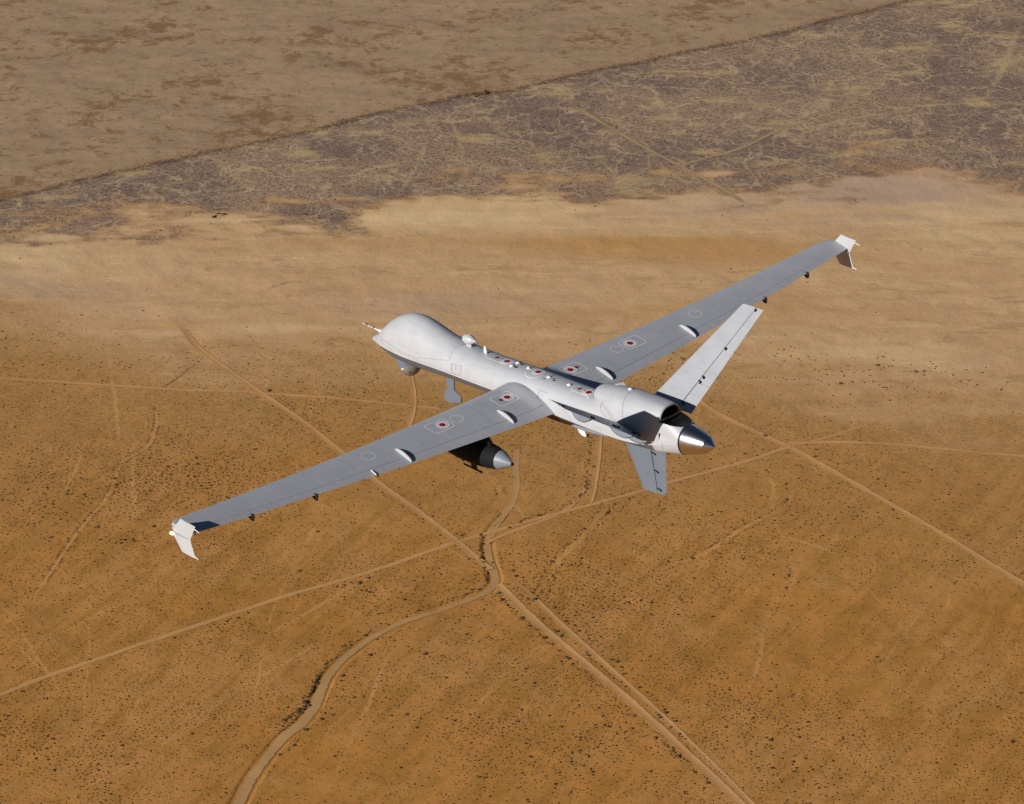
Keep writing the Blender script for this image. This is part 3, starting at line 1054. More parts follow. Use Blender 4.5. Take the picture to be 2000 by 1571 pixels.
starts = np.concatenate([np.arange(len(quads)) * 4, len(quads) * 4 + np.arange(na) * 3])
me.loops.add(len(loops))
me.loops.foreach_set("vertex_index", loops.astype(np.int32))
me.polygons.add(len(starts))
me.polygons.foreach_set("loop_start", starts.astype(np.int32))
me.polygons.foreach_set("loop_total", np.concatenate([np.full(len(quads), 4), np.full(na, 3)]).astype(np.int32))
me.update(calc_edges=True)
me.polygons.foreach_set("use_smooth", np.ones(len(starts), bool))

def zones(X, Y):
    w1 = fbm(X, Y, 160, 5, 4, 0.55) - 0.5
    w2 = fbm(X * 0.45, Y * 1.6, 60, 15, 4, 0.6) - 0.5
    w3 = fbm(X * 0.7, Y * 1.2, 26, 25, 4, 0.6) - 0.5
    far = sstep(-6, 6, Y - np.interp(X, B1x, B1y) + 14 * w2)
    sc = sstep(-30, 45, Y - np.interp(X, B2x, B2y) + 110 * w1 + 150 * w2 + 150 * w3) * (1 - far)
    sand = sstep(-120, 60, Y - np.interp(X, B3x, B3y) + 100 * w1 + 110 * w2 + 60 * w3) * (1 - sc) * (1 - far)
    mid = sstep(-300, 230, Y - np.interp(X, B4x, B4y) + 220 * w1) * (1 - sand) * (1 - sc) * (1 - far)
    return far, sc, sand, mid
far, scr, sand, mid = zones(GX, GY)
# patches of their own: mauve clay flat, ochre streaks, light playa rims
def blob(px, py_, rx, ry):
    c = gp(px, py_)
    sx = abs(gp(px + rx, py_)[0] - c[0])
    sy = abs(gp(px, py_ - ry)[1] - c[1])
    return np.exp(-(((GX - c[0]) / sx) ** 2 + ((GY - c[1]) / sy) ** 2))
nz = fbm(GX * 0.35, GY * 1.3, 90, 41, 5, 0.55)
mauve = np.clip(1.3 * blob(1700, 370, 260, 55) + 0.8 * blob(1450, 410, 200, 30) + 0.5 * blob(200, 470, 150, 20) + 0.7 * blob(60, 560, 150, 50) + .5 * blob(900, 590, 250, 30), 0, 1) * sstep(0.30, 0.6, nz)
ochre = np.clip(1.0 * blob(700, 462, 150, 12) + 1.0 * blob(1180, 470, 330, 28) + 0.7 * blob(1500, 500, 300, 30) + 0.6 * blob(1300, 600, 400, 40) + .6 * blob(100, 600, 110, 22) + 0.7 * blob(400, 640, 250, 14), 0, 1) * sstep(0.28, 0.62, fbm(GX * 0.3, GY * 1.5, 70, 52, 5, 0.6))
rim = np.clip(1.0 * blob(500, 425, 700, 26) + 1.0 * blob(1250, 405, 420, 28) + 0.9 * blob(60, 500, 150, 40) + 0.8 * blob(1900, 430, 200, 60) + .8 * blob(1500, 690, 300, 16) + .7 * blob(620, 640, 300, 12), 0, 1) * sstep(0.25, 0.7, fbm(GX * 0.4, GY * 1.4, 60, 63, 4, 0.6))
def vcol(name, cols):
    at = me.color_attributes.new(name, 'FLOAT_COLOR', 'POINT')
    arr = np.ones((len(GX) + 1, 4), np.float32)
    for i, c in enumerate(cols):
        arr[:-1, i] = c
    at.data.foreach_set("color", arr.ravel())
# faint tracks worn into the surface: (points, width m, kind) kind 0 pale, 1 dark line of scrub
FAINT = [
 ([(600, 665), (612, 700), (622, 740), (618, 760)], 3, 0), ([(470, 645), (560, 700), (610, 760), (700, 850)], 2.5, 0),
 ([(225, 640), (212, 700), (222, 760), (232, 850), (245, 920)], 2.5, 0), ([(185, 815), (140, 930), (100, 1010)], 2.5, 0),
 ([(525, 665), (520, 740), (505, 800), (440, 880)], 2.5, 0), ([(700, 670), (720, 720), (780, 790)], 2, 0),
 ([(545, 700), (600, 745), (690, 785)], 2, 0), ([(150, 690), (0, 800)], 2, 0), ([(350, 690), (250, 760)], 2, 1), ([(410, 690), (330, 750), (250, 790)], 2, 1), ([(135, 655), (40, 720), (0, 745)], 2, 1),
 ([(1380, 740), (1362, 810), (1352, 880)], 2, 0), ([(1448, 700), (1432, 745), (1400, 790)], 3, 0), ([(1395, 750), (1405, 790)], 2.5, 0),
 ([(1560, 740), (1535, 770), (1530, 830), (1520, 850)], 3, 0), ([(1675, 745), (1663, 845), (1655, 880)], 2.5, 0),
 ([(1905, 765), (1895, 840)], 2.5, 0), ([(1740, 770), (1730, 810)], 2, 0), ([(2000, 812), (1930, 840)], 2, 0), ([(1630, 860), (1650, 905)], 2, 0), ([(1735, 875), (1720, 905), (1690, 930), (1685, 950)], 2.5, 0),
 ([(1470, 905), (1500, 930), (1512, 960), (1508, 1000), (1530, 1060), (1552, 1100)], 3, 0),
 ([(1552, 1090), (1556, 1120), (1540, 1150), (1530, 1180)], 3.5, 2), ([(1560, 940), (1535, 990), (1500, 1010), (1440, 1040), (1380, 1080), (1300, 1105), (1240, 1130)], 3, 2),
 ([(1640, 1000), (1635, 1050), (1600, 1085), (1560, 1100)], 2.5, 0), ([(1300, 980), (1322, 1060), (1320, 1160)], 2, 0), ([(1280, 1110), (1340, 1240)], 2, 0),
 ([(1560, 1100), (1500, 1200), (1480, 1300), (1420, 1430)], 2.5, 0), ([(1580, 1080), (1700, 1160), (1790, 1260)], 2, 0), ([(1400, 1020), (1480, 1040), (1600, 1070), (1720, 1130)], 1.8, 0),
 ([(1770, 1190), (1772, 1240), (1745, 1290)], 3, 2), ([(1850, 1130), (1780, 1220), (1700, 1330)], 2, 0), ([(1850, 1105), (1855, 1175), (1800, 1240)], 2.2, 0), ([(1780, 1200), (1880, 1280), (2000, 1370)], 2, 0),
 ([(1290, 770), (1330, 830), (1360, 900)], 2, 0), ([(1240, 760), (1210, 830)], 2, 0),
 ([(1190, 985), (1140, 1045), (1095, 1090), (1065, 1140), (1055, 1175)], 4, 0), ([(1150, 990), (1125, 1060), (1080, 1120)], 2.5, 0),
 ([(720, 1115), (755, 1160), (790, 1180), (795, 1200)], 4, 0), ([(555, 1175), (572, 1215), (568, 1250)], 4, 0), ([(545, 1180), (556, 1240), (545, 1270)], 1.5, 0),
 ([(300, 1310), (480, 1260), (620, 1185), (720, 1130), (860, 1090)], 2.5, 0), ([(100, 1571), (280, 1480), (450, 1360), (600, 1270), (720, 1190)], 2.2, 0),
 ([(785, 1225), (745, 1310), (715, 1390), (660, 1500), (630, 1571)], 3, 0), ([(1000, 1430), (1150, 1370), (1230, 1340)], 2, 0), ([(1130, 1250), (1060, 1270), (950, 1340)], 2, 0), ([(1230, 1440), (1150, 1500), (1120, 1540)], 2, 0),
 ([(880, 905), (850, 930), (840, 990)], 2, 0), ([(950, 915), (975, 950), (985, 1000)], 3, 2), ([(1000, 905), (1010, 950), (1005, 975)], 4, 0), ([(1065, 905), (1040, 930), (1010, 975)], 3, 0), ([(1020, 850), (1012, 905), (1000, 960)], 3, 0),
 ([(260, 830), (262, 1050)], 2.5, 0), ([(300, 775), (308, 820), (290, 870), (240, 900), (215, 960), (160, 1030), (110, 1100), (50, 1190)], 2.2, 2), ([(290, 880), (270, 960), (250, 1010)], 2, 0), ([(470, 880), (440, 940), (430, 1000), (390, 1040)], 2, 0), ([(640, 980), (600, 1060), (560, 1150)], 2, 0),
 ([(70, 590), (110, 620)], 2, 0), ([(40, 500), (20, 560)], 1, 0), ([(430, 540), (455, 560)], 3, 1), ([(490, 580), (560, 552), (640, 548)], 3, 1),
 ([(820, 205), (880, 240), (910, 330), (890, 380)], 4, 0), ([(860, 210), (810, 330), (760, 400)], 4, 0), ([(400, 290), (445, 335), (520, 390)], 4, 0), ([(80, 355), (160, 400), (240, 430)], 4, 0), ([(1995, 40), (1960, 130), (1920, 200), (1870, 245), (1830, 250)], 6, 0), ([(1170, 140), (1200, 190), (1240, 205)], 5, 0), ([(1160, 205), (1250, 270), (1300, 330), (1420, 400)], 4, 0),
 ([(1410, 215), (1450, 245), (1560, 250), (1700, 225), (1830, 210)], 4, 0), ([(1030, 215), (1045, 300), (1100, 370)], 3.5, 0), ([(1100, 240), (1180, 320), (1230, 365)], 3.5, 0), ([(1000, 330), (1070, 340), (1090, 370)], 4, 0),
 ([(0, 300), (160, 290), (260, 310)], 3, 1), ([(420, 220), (530, 245), (560, 250)], 3, 1), ([(760, 20), (900, 60)], 3, 1), ([(1400, 0), (1450, 20), (1500, 25)], 3, 1),
]
_r = random.Random(19)
for _ in range(46):
    x0_, y0_ = _r.uniform(-100, 2100), _r.uniform(720, 1600)
    dx_, dy_ = _r.uniform(-1, 1), _r.uniform(-0.5, 0.5)
    k_ = _r.uniform(120, 420) / max(0.3, math.hypot(dx_, dy_))
    bx_, by_ = _r.uniform(-45, 45), _r.uniform(-30, 30)
    FAINT.append(([(x0_, y0_), (x0_ + dx_ * k_ * 0.33 + bx_, y0_ + dy_ * k_ * 0.33 + by_), (x0_ + dx_ * k_ * 0.66 + bx_ * 0.6, y0_ + dy_ * k_ * 0.66 + by_ * 0.5), (x0_ + dx_ * k_, y0_ + dy_ * k_)], _r.uniform(1.0, 2.0), 0))
trk = np.zeros(len(GX)); dtrk = np.zeros(len(GX))
wob = 3.0 * (fbm(GX, GY, 30, 77, 3) - 0.5)
for pts, wd, kind in FAINT:
    ln = world_line(pts, 14)
    D = seg_dist(GX + wob, GY + wob * 1.3, ln, 18)
    core = 1 - sstep(wd * 0.2, wd * 0.75, D)
    edge = np.exp(-((D - wd * 1.05) / (wd * 0.35)) ** 2)
    e0 = np.minimum(np.hypot(GX - ln[0, 0], GY - ln[0, 1]), np.hypot(GX - ln[-1, 0], GY - ln[-1, 1]))
    fade = (0.35 + 0.9 * sstep(0.3, 0.7, fbm(GX, GY, 60, 5, 2))) * sstep(0, 70, e0)
    if kind in (0, 2):
        trk = np.maximum(trk, core * fade * (1.0 if kind == 0 else 1.2))
    if kind == 1:
        dtrk = np.maximum(dtrk, core * fade * 0.8)
    if kind == 2:
        dtrk = np.maximum(dtrk, edge * fade * 0.7 * (vnoise(GX, GY, 6, 8) > 0.4))
line_d = np.exp(-((GY - np.interp(GX, B1x, B1y) + 6 + 6 * (vnoise(GX, GY, 25, 3) - .5)) / 5.5) ** 2) * sstep(0.25, 0.5, vnoise(GX, GY, 18, 31) + 0.25)
dtrk = np.maximum(dtrk, 0.7 * line_d)
vcol("zone", [far, scr, sand, mid])
vcol("patch", [mauve, ochre, rim])
vcol("wear", [np.clip(trk, 0, 1), np.clip(dtrk, 0, 1), np.zeros(len(GX))])

def lin(r, g, b):
    return tuple((c / 255 / 12.92 if c / 255 <= 0.04045 else ((c / 255 + 0.055) / 1.055) ** 2.4) for c in (r, g, b))
GAIN = 1.45
def srgb(r, g, b, k=1.0):
    return tuple(min(0.9, v * GAIN * k * w) for v, w in zip(lin(r, g, b), (1.0, 1.05, 1.12))) + (1,)

class NB:
    """small node-building helper"""
    def __init__(s, m):
        s.N, s.L = m.node_tree.nodes, m.node_tree.links
    def noise(s, vec, scale, detail=4, rough=0.5, dist=0.0):
        n = s.N.new("ShaderNodeTexNoise")
        n.inputs["Scale"].default_value = scale
        n.inputs["Detail"].default_value = detail
        n.inputs["Roughness"].default_value = rough
        n.inputs["Distortion"].default_value = dist
        s.L.new(vec, n.inputs["Vector"])
        return n.outputs[0]
    def ramp(s, v, a, b, lo=0.0, hi=1.0):
        n = s.N.new("ShaderNodeMapRange")
        n.interpolation_type = 'SMOOTHSTEP'
        n.inputs[1].default_value = a
        n.inputs[2].default_value = b
        n.inputs[3].default_value = lo
        n.inputs[4].default_value = hi
        s.L.new(v, n.inputs[0])
        return n.outputs[0]
    def mix(s, f, a, b):
        n = s.N.new("ShaderNodeMix")
        n.data_type = 'RGBA'
        for sock, v in ((n.inputs[0], f), (n.inputs[6], a), (n.inputs[7], b)):
            if isinstance(v, (tuple, float, int)):
                sock.default_value = v
            else:
                s.L.new(v, sock)
        return n.outputs[2]
    def math(s, op, a, b=0.0):
        n = s.N.new("ShaderNodeMath")
        n.operation = op
        for i, v in ((0, a), (1, b)):
            if isinstance(v, (float, int)):
                n.inputs[i].default_value = v
            else:
                s.L.new(v, n.inputs[i])
        return n.outputs[0]
    def mapping(s, vec, scale, rot=(0, 0, 0)):
        n = s.N.new("ShaderNodeMapping")
        n.inputs["Scale"].default_value = scale
        n.inputs["Rotation"].default_value = rot
        s.L.new(vec, n.inputs[0])
        return n.outputs[0]
    def vor(s, vec, scale, feat='DISTANCE_TO_EDGE', rnd=1.0):
        n = s.N.new("ShaderNodeTexVoronoi")
        n.feature = feat
        n.inputs["Scale"].default_value = scale
        n.inputs["Randomness"].default_value = rnd
        s.L.new(vec, n.inputs["Vector"])
        return n.outputs["Distance"]
    def attr(s, name):
        n = s.N.new("ShaderNodeAttribute")
        n.attribute_name = name
        sp = s.N.new("ShaderNodeSeparateColor")
        s.L.new(n.outputs["Color"], sp.inputs[0])
        return sp.outputs[0], sp.outputs[1], sp.outputs[2], n.outputs["Alpha"]

gm = bpy.data.materials.new("desert_surface")
gm.use_nodes = True
nb = NB(gm)
P_ = nb.N["Principled BSDF"]
P_.inputs["Roughness"].default_value = 0.95
P_.inputs["Specular IOR Level"].default_value = 0.08
tc = nb.N.new("ShaderNodeTexCoord")
OBJ = tc.outputs["Object"]
zf, zs, zp, zm = nb.attr("zone")
pm, po, pr_, _ = nb.attr("patch")
wt, wd_, _, _ = nb.attr("wear")
big = nb.noise(OBJ, 0.006, 5, 0.55)
med = nb.noise(OBJ, 0.03, 5, 0.6)
fine = nb.noise(OBJ, 0.22, 4, 0.65)
grain = nb.noise(OBJ, 0.8, 3, 0.7)
diag = nb.noise(nb.mapping(nb.mapping(OBJ, (1, 1, 1), (0, 0, math.radians(-62))), (0.012, 0.07, 1)), 1.0, 5, 0.6, 0.5)
streak = nb.noise(nb.mapping(OBJ, (0.008, 0.035, 1)), 1.0, 6, 0.62, 0.6)
# orange sand
c_or = nb.mix(nb.ramp(big, 0.35, 0.65), srgb(163, 109, 51), srgb(167, 116, 62))
c_or = nb.mix(nb.ramp(diag, 0.42, 0.62, 0, 0.75), c_or, srgb(146, 100, 44))
c_or = nb.mix(nb.ramp(fine, 0.55, 0.8, 0, 0.4), c_or, srgb(172, 126, 74))
c_or = nb.mix(nb.ramp(med, 0.50, 0.72, 0, 0.65), c_or, srgb(160, 115, 64))
c_or = nb.mix(nb.ramp(grain, 0.56, 0.70, 0, 0.35), c_or, srgb(120, 84, 42))
c_or = nb.mix(nb.ramp(nb.noise(OBJ, 0.11, 4, 0.65), 0.52, 0.68, 0, 0.35), c_or, srgb(128, 90, 44))
# middle brown belt with a fine scrubby grain
c_mid = nb.mix(nb.ramp(fine, 0.4, 0.65), srgb(152, 114, 66), srgb(168, 128, 78))
c_mid = nb.mix(nb.ramp(grain, 0.50, 0.64, 0, 0.75), c_mid, srgb(112, 84, 52))
c_mid = nb.mix(nb.ramp(nb.noise(nb.mapping(nb.mapping(OBJ, (1, 1, 1), (0, 0, math.radians(-40))), (0.05, 0.4, 1)), 1.0, 4, 0.6, 0.4), 0.52, 0.66, 0, 0.4), c_mid, srgb(124, 94, 60))
# pale wash sand
c_sand = nb.mix(nb.ramp(streak, 0.35, 0.68), srgb(182, 146, 104), srgb(174, 136, 94))
c_sand = nb.mix(nb.ramp(nb.noise(OBJ, 0.05, 6, 0.65), 0.5, 0.75, 0, 0.5), c_sand, srgb(154, 126, 92))
c_sand = nb.mix(nb.ramp(nb.noise(nb.mapping(OBJ, (0.010, 0.030, 1)), 1.0, 7, 0.7, 1.0), 0.56, 0.63, 0, 0.6), c_sand, srgb(150, 118, 78))
c_sand = nb.mix(nb.ramp(nb.noise(nb.mapping(OBJ, (0.006, 0.05, 1)), 1.3, 6, 0.65, 0.3), 0.56, 0.68, 0, 0.5), c_sand, srgb(196, 163, 118))
c_sand = nb.mix(nb.math('MULTIPLY', pm, 0.9), c_sand, srgb(166, 136, 112))
c_sand = nb.mix(nb.math('MULTIPLY', po, 0.85), c_sand, srgb(168, 124, 72))
c_sand = nb.mix(nb.math('MULTIPLY', pr_, 0.9), c_sand, srgb(198, 166, 120))
# scrub: dark stipple with pale branching paths
warp = nb.N.new("ShaderNodeVectorMath"); warp.operation = 'MULTIPLY_ADD'
wn_ = nb.N.new("ShaderNodeTexNoise"); wn_.inputs["Scale"].default_value = 0.03; wn_.inputs["Detail"].default_value = 4
nb.L.new(OBJ, wn_.inputs["Vector"])
nb.L.new(wn_.outputs["Color"], warp.inputs[0])
warp.inputs[1].default_value = (60, 60, 0)
nb.L.new(OBJ, warp.inputs[2])
WV = warp.outputs[0]
v1 = nb.vor(nb.mapping(WV, (1, 0.8, 0)), 0.026)
v2 = nb.vor(nb.mapping(WV, (1, 0.9, 0)), 0.10)
gate = nb.ramp(nb.noise(OBJ, 0.012, 3, 0.6), 0.35, 0.52)
vein1 = nb.ramp(v1, 0.0, 0.045, 1.0, 0.0)
vein2 = nb.math('MULTIPLY', nb.ramp(v2, 0.0, 0.085, 0.9, 0.0), gate)
veins = nb.math('MAXIMUM', vein1, vein2)
c_s = nb.mix(nb.ramp(nb.noise(OBJ, 0.008, 6, 0.65), 0.44, 0.56), srgb(141, 114, 92), srgb(118, 95, 83))
c_s = nb.mix(nb.ramp(nb.noise(OBJ, 0.30, 3, 0.7), 0.46, 0.60, 0, 0.7), c_s, srgb(90, 70, 56))
c_s = nb.mix(nb.ramp(nb.noise(OBJ, 0.45, 2, 0.7), 0.56, 0.70, 0, 0.7), c_s, srgb(156, 130, 98))
c_s = nb.mix(nb.ramp(nb.noise(nb.mapping(OBJ, (0.6, 1.2, 1)), 0.022, 7, 0.72), 0.53, 0.63, 0, 0.85), c_s, srgb(162, 134, 94))
c_s = nb.mix(nb.math('MULTIPLY', veins, nb.ramp(nb.noise(OBJ, 0.05, 4, 0.7), 0.4, 0.6, 0.25, 0.8)), c_s, srgb(172, 145, 108))
# far plain
c_f = nb.mix(nb.ramp(streak, 0.35, 0.65), srgb(154, 125, 95), srgb(142, 115, 88))
bl = nb.math('ADD', nb.math('MULTIPLY', nb.noise(nb.mapping(OBJ, (0.9, 0.9, 1)), 0.05, 8, 0.80, 0.3), 0.7), nb.math('MULTIPLY', nb.noise(OBJ, 0.01, 3, 0.5), 0.25))
c_f = nb.mix(nb.ramp(bl, 0.485, 0.550, 0, 0.8), c_f, srgb(116, 84, 52))
c_f = nb.mix(nb.ramp(nb.noise(nb.mapping(OBJ, (0.7, 1, 1)), 0.11, 5, 0.72), 0.55, 0.66, 0, 0.55), c_f, srgb(112, 86, 62))
col = nb.mix(zm, c_or, c_mid)
col = nb.mix(zp, col, c_sand)
col = nb.mix(zs, col, c_s)
col = nb.mix(zf, col, c_f)
tcol = nb.mix(zs, srgb(182, 134, 80), srgb(164, 138, 100))
col = nb.mix(nb.math('MULTIPLY', wt, 0.6), col, tcol)
col = nb.mix(nb.math('MULTIPLY', wd_, nb.ramp(nb.noise(OBJ, 0.25, 3, 0.7), 0.35, 0.55)), col, srgb(64, 48, 30))
nb.L.new(col, P_.inputs["Base Color"])
hsum = nb.math('ADD', nb.math('MULTIPLY', fine, 0.5), nb.math('MULTIPLY', grain, 0.22))
hsum = nb.math('ADD', hsum, nb.math('MULTIPLY', med, 1.4))
hsum = nb.math('ADD', hsum, nb.math('MULTIPLY', diag, 0.8))
bp = nb.N.new("ShaderNodeBump")
bp.inputs["Strength"].default_value = 0.55
bp.inputs["Distance"].default_value = 1.0
nb.L.new(hsum, bp.inputs["Height"])
nb.L.new(bp.outputs[0], P_.inputs["Normal"])
me.materials.append(gm)
ground = bpy.data.objects.new("desert_ground", me)
COL.objects.link(ground)
ground["kind"] = "structure"
ground["label"] = "orange sandy desert floor"

# ---- dirt tracks and the dry wash: ribbons with soft crumbling edges
def track_mat(name, c0, c1, edge=0.55, ruts=0.25):
    m = bpy.data.materials.new(name)
    m.use_nodes = True
    b = NB(m)
    p = b.N["Principled BSDF"]
    p.inputs["Roughness"].default_value = 0.95
    p.inputs["Specular IOR Level"].default_value = 0.08
    tc_ = b.N.new("ShaderNodeTexCoord")
    O = tc_.outputs["Object"]
    c = b.mix(b.ramp(b.noise(O, 0.05, 5, 0.6), 0.35, 0.65), c0, c1)
    c = b.mix(b.ramp(b.noise(O, 0.7, 3, 0.6), 0.4, 0.7, 0, 0.35), c, srgb(150, 106, 60))
    uv = b.N.new("ShaderNodeUVMap")
    sx = b.N.new("ShaderNodeSeparateXYZ")
    b.L.new(uv.outputs[0], sx.inputs[0])
    u = b.math('ABSOLUTE', b.math('SUBTRACT', sx.outputs[0], 0.5))          # 0 centre .. 0.5 edge
    # twin wheel ruts a little paler than the crown
    rut = b.ramp(b.math('ABSOLUTE', b.math('SUBTRACT', u, 0.14)), 0.0, 0.10, ruts, 0.0)
    c = b.mix(rut, c, srgb(186, 146, 98))
    b.L.new(c, p.inputs["Base Color"])
    e = b.math('ADD', u, b.math('MULTIPLY', b.math('SUBTRACT', b.noise(O, 0.22, 4, 0.7), 0.5), 0.55))
    al = b.ramp(e, edge - 0.30, edge - 0.08, 1.0, 0.0)
    end = b.ramp(sx.outputs[1], 0.0, 0.14, 0.0, 1.0)
    end2 = b.ramp(sx.outputs[1], 0.90, 1.0, 1.0, 0.0)
    al = b.math('MULTIPLY', al, b.math('MULTIPLY', end, end2))
    b.L.new(b.math('MULTIPLY', al, 0.92), p.inputs["Alpha"])
    return m
TRK = track_mat("packed_sand_track", srgb(184, 136, 84), srgb(175, 128, 79))
WSH = track_mat("grey_wash_sand", srgb(172, 132, 84), srgb(162, 124, 78), 0.62, 0.0)
STK = track_mat("pale_scrub_track", srgb(156, 132, 98), srgb(148, 124, 90), 0.50)

def track(px, width, name, m, label, berm=0.28, off=0.10, step=5.0, wfun=None, in_wash=False, fade=(0, 0)):
    ln = world_line(px, step)
    n = len(ln)
    T = np.gradient(ln, axis=0)
    T /= np.linalg.norm(T, axis=1)[:, None]
    S = np.column_stack([T[:, 1], -T[:, 0]])
    us = np.array([-1.0, -0.8, -0.62, -0.45, -0.25, 0, 0.25, 0.45, 0.62, 0.8, 1.0])
    prof = np.array([0, 0.5, 1.0, 0.3, 0, 0.1, 0, 0.3, 1.0, 0.5, 0]) * berm * 0.45
    w = np.full(n, width) if wfun is None else np.interp(np.linspace(0, 1, n), np.linspace(0, 1, len(wfun)), wfun)
    w = w * (0.72 + 0.6 * fbm(ln[:, 0], ln[:, 1], 36, 6, 3, 0.7))
    w = w * 0.64
    V = np.zeros((n, len(us), 3))
    for j, u in enumerate(us):
        X = ln[:, 0] + S[:, 0] * u * w * 0.8
        Y = ln[:, 1] + S[:, 1] * u * w * 0.8
        V[:, j, 0], V[:, j, 1] = X, Y
        V[:, j, 2] = (height(ln[:, 0], ln[:, 1]) + 0.15 if in_wash else height(X, Y, False) + prof[j]) + off
    k = len(us)
    F = [(a * k + b, a * k + b + 1, (a + 1) * k + b + 1, (a + 1) * k + b) for a in range(n - 1) for b in range(k - 1)]
    mm = bpy.data.meshes.new(name)
    mm.from_pydata(V.reshape(-1, 3).tolist(), [], F)
    mm.materials.append(m)
    uvl = mm.uv_layers.new(name="UVMap")
    dist = np.linspace(0.0 if fade[0] else 0.12, 1.0 if fade[1] else 0.905, n)
    li = np.zeros(len(mm.loops), np.int32)
    mm.loops.foreach_get("vertex_index", li)
    UV = np.column_stack([(us[li % k] + 1) / 2, dist[li // k]])
    uvl.data.foreach_set("uv", UV.astype(np.float32).ravel())
    mm.polygons.foreach_set("use_smooth", [True] * len(F))
    mm.update()
    if mm.polygons[0].normal.z < 0:
        mm.flip_normals()
    o = bpy.data.objects.new(name, mm)
    COL.objects.link(o)
    o["kind"] = "structure"
    o["label"] = label
    return o
track([(330, 615), (355, 640), (400, 690), (505, 765), (600, 830), (735, 940), (830, 1010), (900, 1065), (958, 1112)], 7.0, "dirt_track", TRK, "wide diagonal dirt track running under the port wing", fade=(1, 0))
track([(972, 1140), (1010, 1178), (1060, 1226), (1150, 1300), (1260, 1395), (1400, 1525), (1480, 1600)], 8.5, "dirt_track", TRK, "broad dirt track running to the bottom edge", berm=0.45)
track([(985, 1118), (1040, 1165), (1100, 1222), (1200, 1312), (1330, 1432), (1500, 1600)], 5.5, "dirt_track", TRK, "narrower track beside the broad dirt track", fade=(1, 0))
track([(-160, 728), (0, 738), (200, 752), (350, 762), (500, 768), (700, 782), (860, 800)], 4.0, "dirt_track", TRK, "thin level dirt track left of the aircraft nose", berm=0.15)
track([(-160, 1425), (-60, 1380), (0, 1357), (100, 1318), (200, 1285), (380, 1225), (560, 1165), (700, 1125), (895, 1060), (955, 1042), (1060, 1012), (1200, 975), (1300, 945), (1400, 918), (1480, 895), (1545, 872)], 5.5, "dirt_track", TRK, "long pale dirt track crossing below the wing")
track([(1300, 735), (1380, 795), (1440, 828), (1550, 880), (1700, 965), (1850, 1052), (2050, 1172)], 8.0, "dirt_track", TRK, "wide diagonal dirt track on the right side")
track([(1530, 868), (1620, 866), (1750, 870), (1850, 879), (2150, 905)], 5.5, "dirt_track", TRK, "level dirt track leaving the right junction", berm=0.15)
track([(1545, 872), (1620, 855), (1700, 828), (1780, 800), (1860, 772)], 3.5, "dirt_track", TRK, "faint dirt track rising from the right junction", berm=0.1, fade=(0, 1))
track([(1100, 195), (1150, 225), (1230, 272), (1330, 325), (1400, 362), (1460, 400)], 6.5, "dirt_track", STK, "pale dirt track through the far scrub", berm=0.1, fade=(1, 1))
track([(1325, 325), (1380, 308), (1450, 288), (1520, 255), (1620, 222), (1720, 190)], 5.0, "dirt_track", STK, "branch of the pale track through the far scrub", berm=0.1, fade=(0, 1))
track([(800, 725), (808, 760), (808, 800), (795, 845)], 5.0, "dirt_track", TRK, "short worn track below the sensor turret", berm=0.4, fade=(1, 1))
track([(1172, 840), (1168, 900), (1160, 960), (1150, 990)], 5.0, "dirt_track", TRK, "short track between two berms under the fuselage", berm=0.5, fade=(1, 1))
track([(950, 1062), (985, 1045), (1080, 1010), (1120, 985), (1150, 940)], 5.0, "dirt_track", TRK, "curving dirt track joining the wash", fade=(0, 1))
track([(1012, 860), (1008, 910), (1009, 950), (1000, 985), (975, 1020), (958, 1050)], 5.5, "dirt_track", WSH, "sandy fork above the wash", berm=0.1, fade=(1, 0))
track(WASH, 7.5, "dry_wash", WSH, "winding dry wash of grey sand", berm=0.0, off=0.14, wfun=wash_w * 1.3, in_wash=True)

# ---- shrubs
bark = None
def shrub_mat(name, c0, c1):
    m = bpy.data.materials.new(name)
    m.use_nodes = True
    b = NB(m)
    p = b.N["Principled BSDF"]
    p.inputs["Roughness"].default_value = 0.9
    p.inputs["Specular IOR Level"].default_value = 0.1
    tc_ = b.N.new("ShaderNodeTexCoord")
    g = b.N.new("ShaderNodeNewGeometry")
    c = b.mix(b.ramp(b.noise(g.outputs["Position"], 0.4, 3, 0.6), 0.35, 0.65), c0, c1)
    b.L.new(c, p.inputs["Base Color"])
    return m
SHM = shrub_mat("dark_desert_foliage", (0.085, 0.050, 0.020, 1), (0.130, 0.080, 0.034, 1))

def ico():
    bm = bmesh.new()
    bmesh.ops.create_icosphere(bm, subdivisions=1, radius=1.0)
    V = np.array([v.co for v in bm.verts])
    F = np.array([[v.index for v in f.verts] for f in bm.faces])
    bm.free()
    return V, F
IV, IF = ico()
keep = np.ones(len(IF), bool)

# candidate positions on a jittered grid over the land the view covers
def scatter(cell, dens_fn, ymin, ymax, seed):
    r = np.random.default_rng(seed)
    y0, y1 = ymin, ymax
    xm = 0.163 * y1 + 40
    gx = np.arange(-xm, xm, cell)
    gy = np.arange(y0, y1, cell)
    X, Y = np.meshgrid(gx, gy)
    X = (X + r.uniform(-.5, .5, X.shape) * cell * 0.95).ravel()
    Y = (Y + r.uniform(-.5, .5, Y.shape) * cell * 0.95).ravel()
    m = np.abs(X) < 0.150 * np.hypot(Y, H_CAM) + 30
    X, Y = X[m], Y[m]
    d = dens_fn(X, Y)
    m = r.uniform(0, 1, len(X)) < d
    return X[m], Y[m]
TRACK_LINES = []
for o in [o for o in bpy.data.objects if o.name.startswith("dirt_track")]:
    k = 11
    co = np.zeros(len(o.data.vertices) * 3, np.float32)
    o.data.vertices.foreach_get("co", co)
    co = co.reshape(-1, k, 3)
    TRACK_LINES.append((co[::2, 5, :2].astype(float), np.linalg.norm(co[0, 0, :2] - co[0, -1, :2]) / 2))
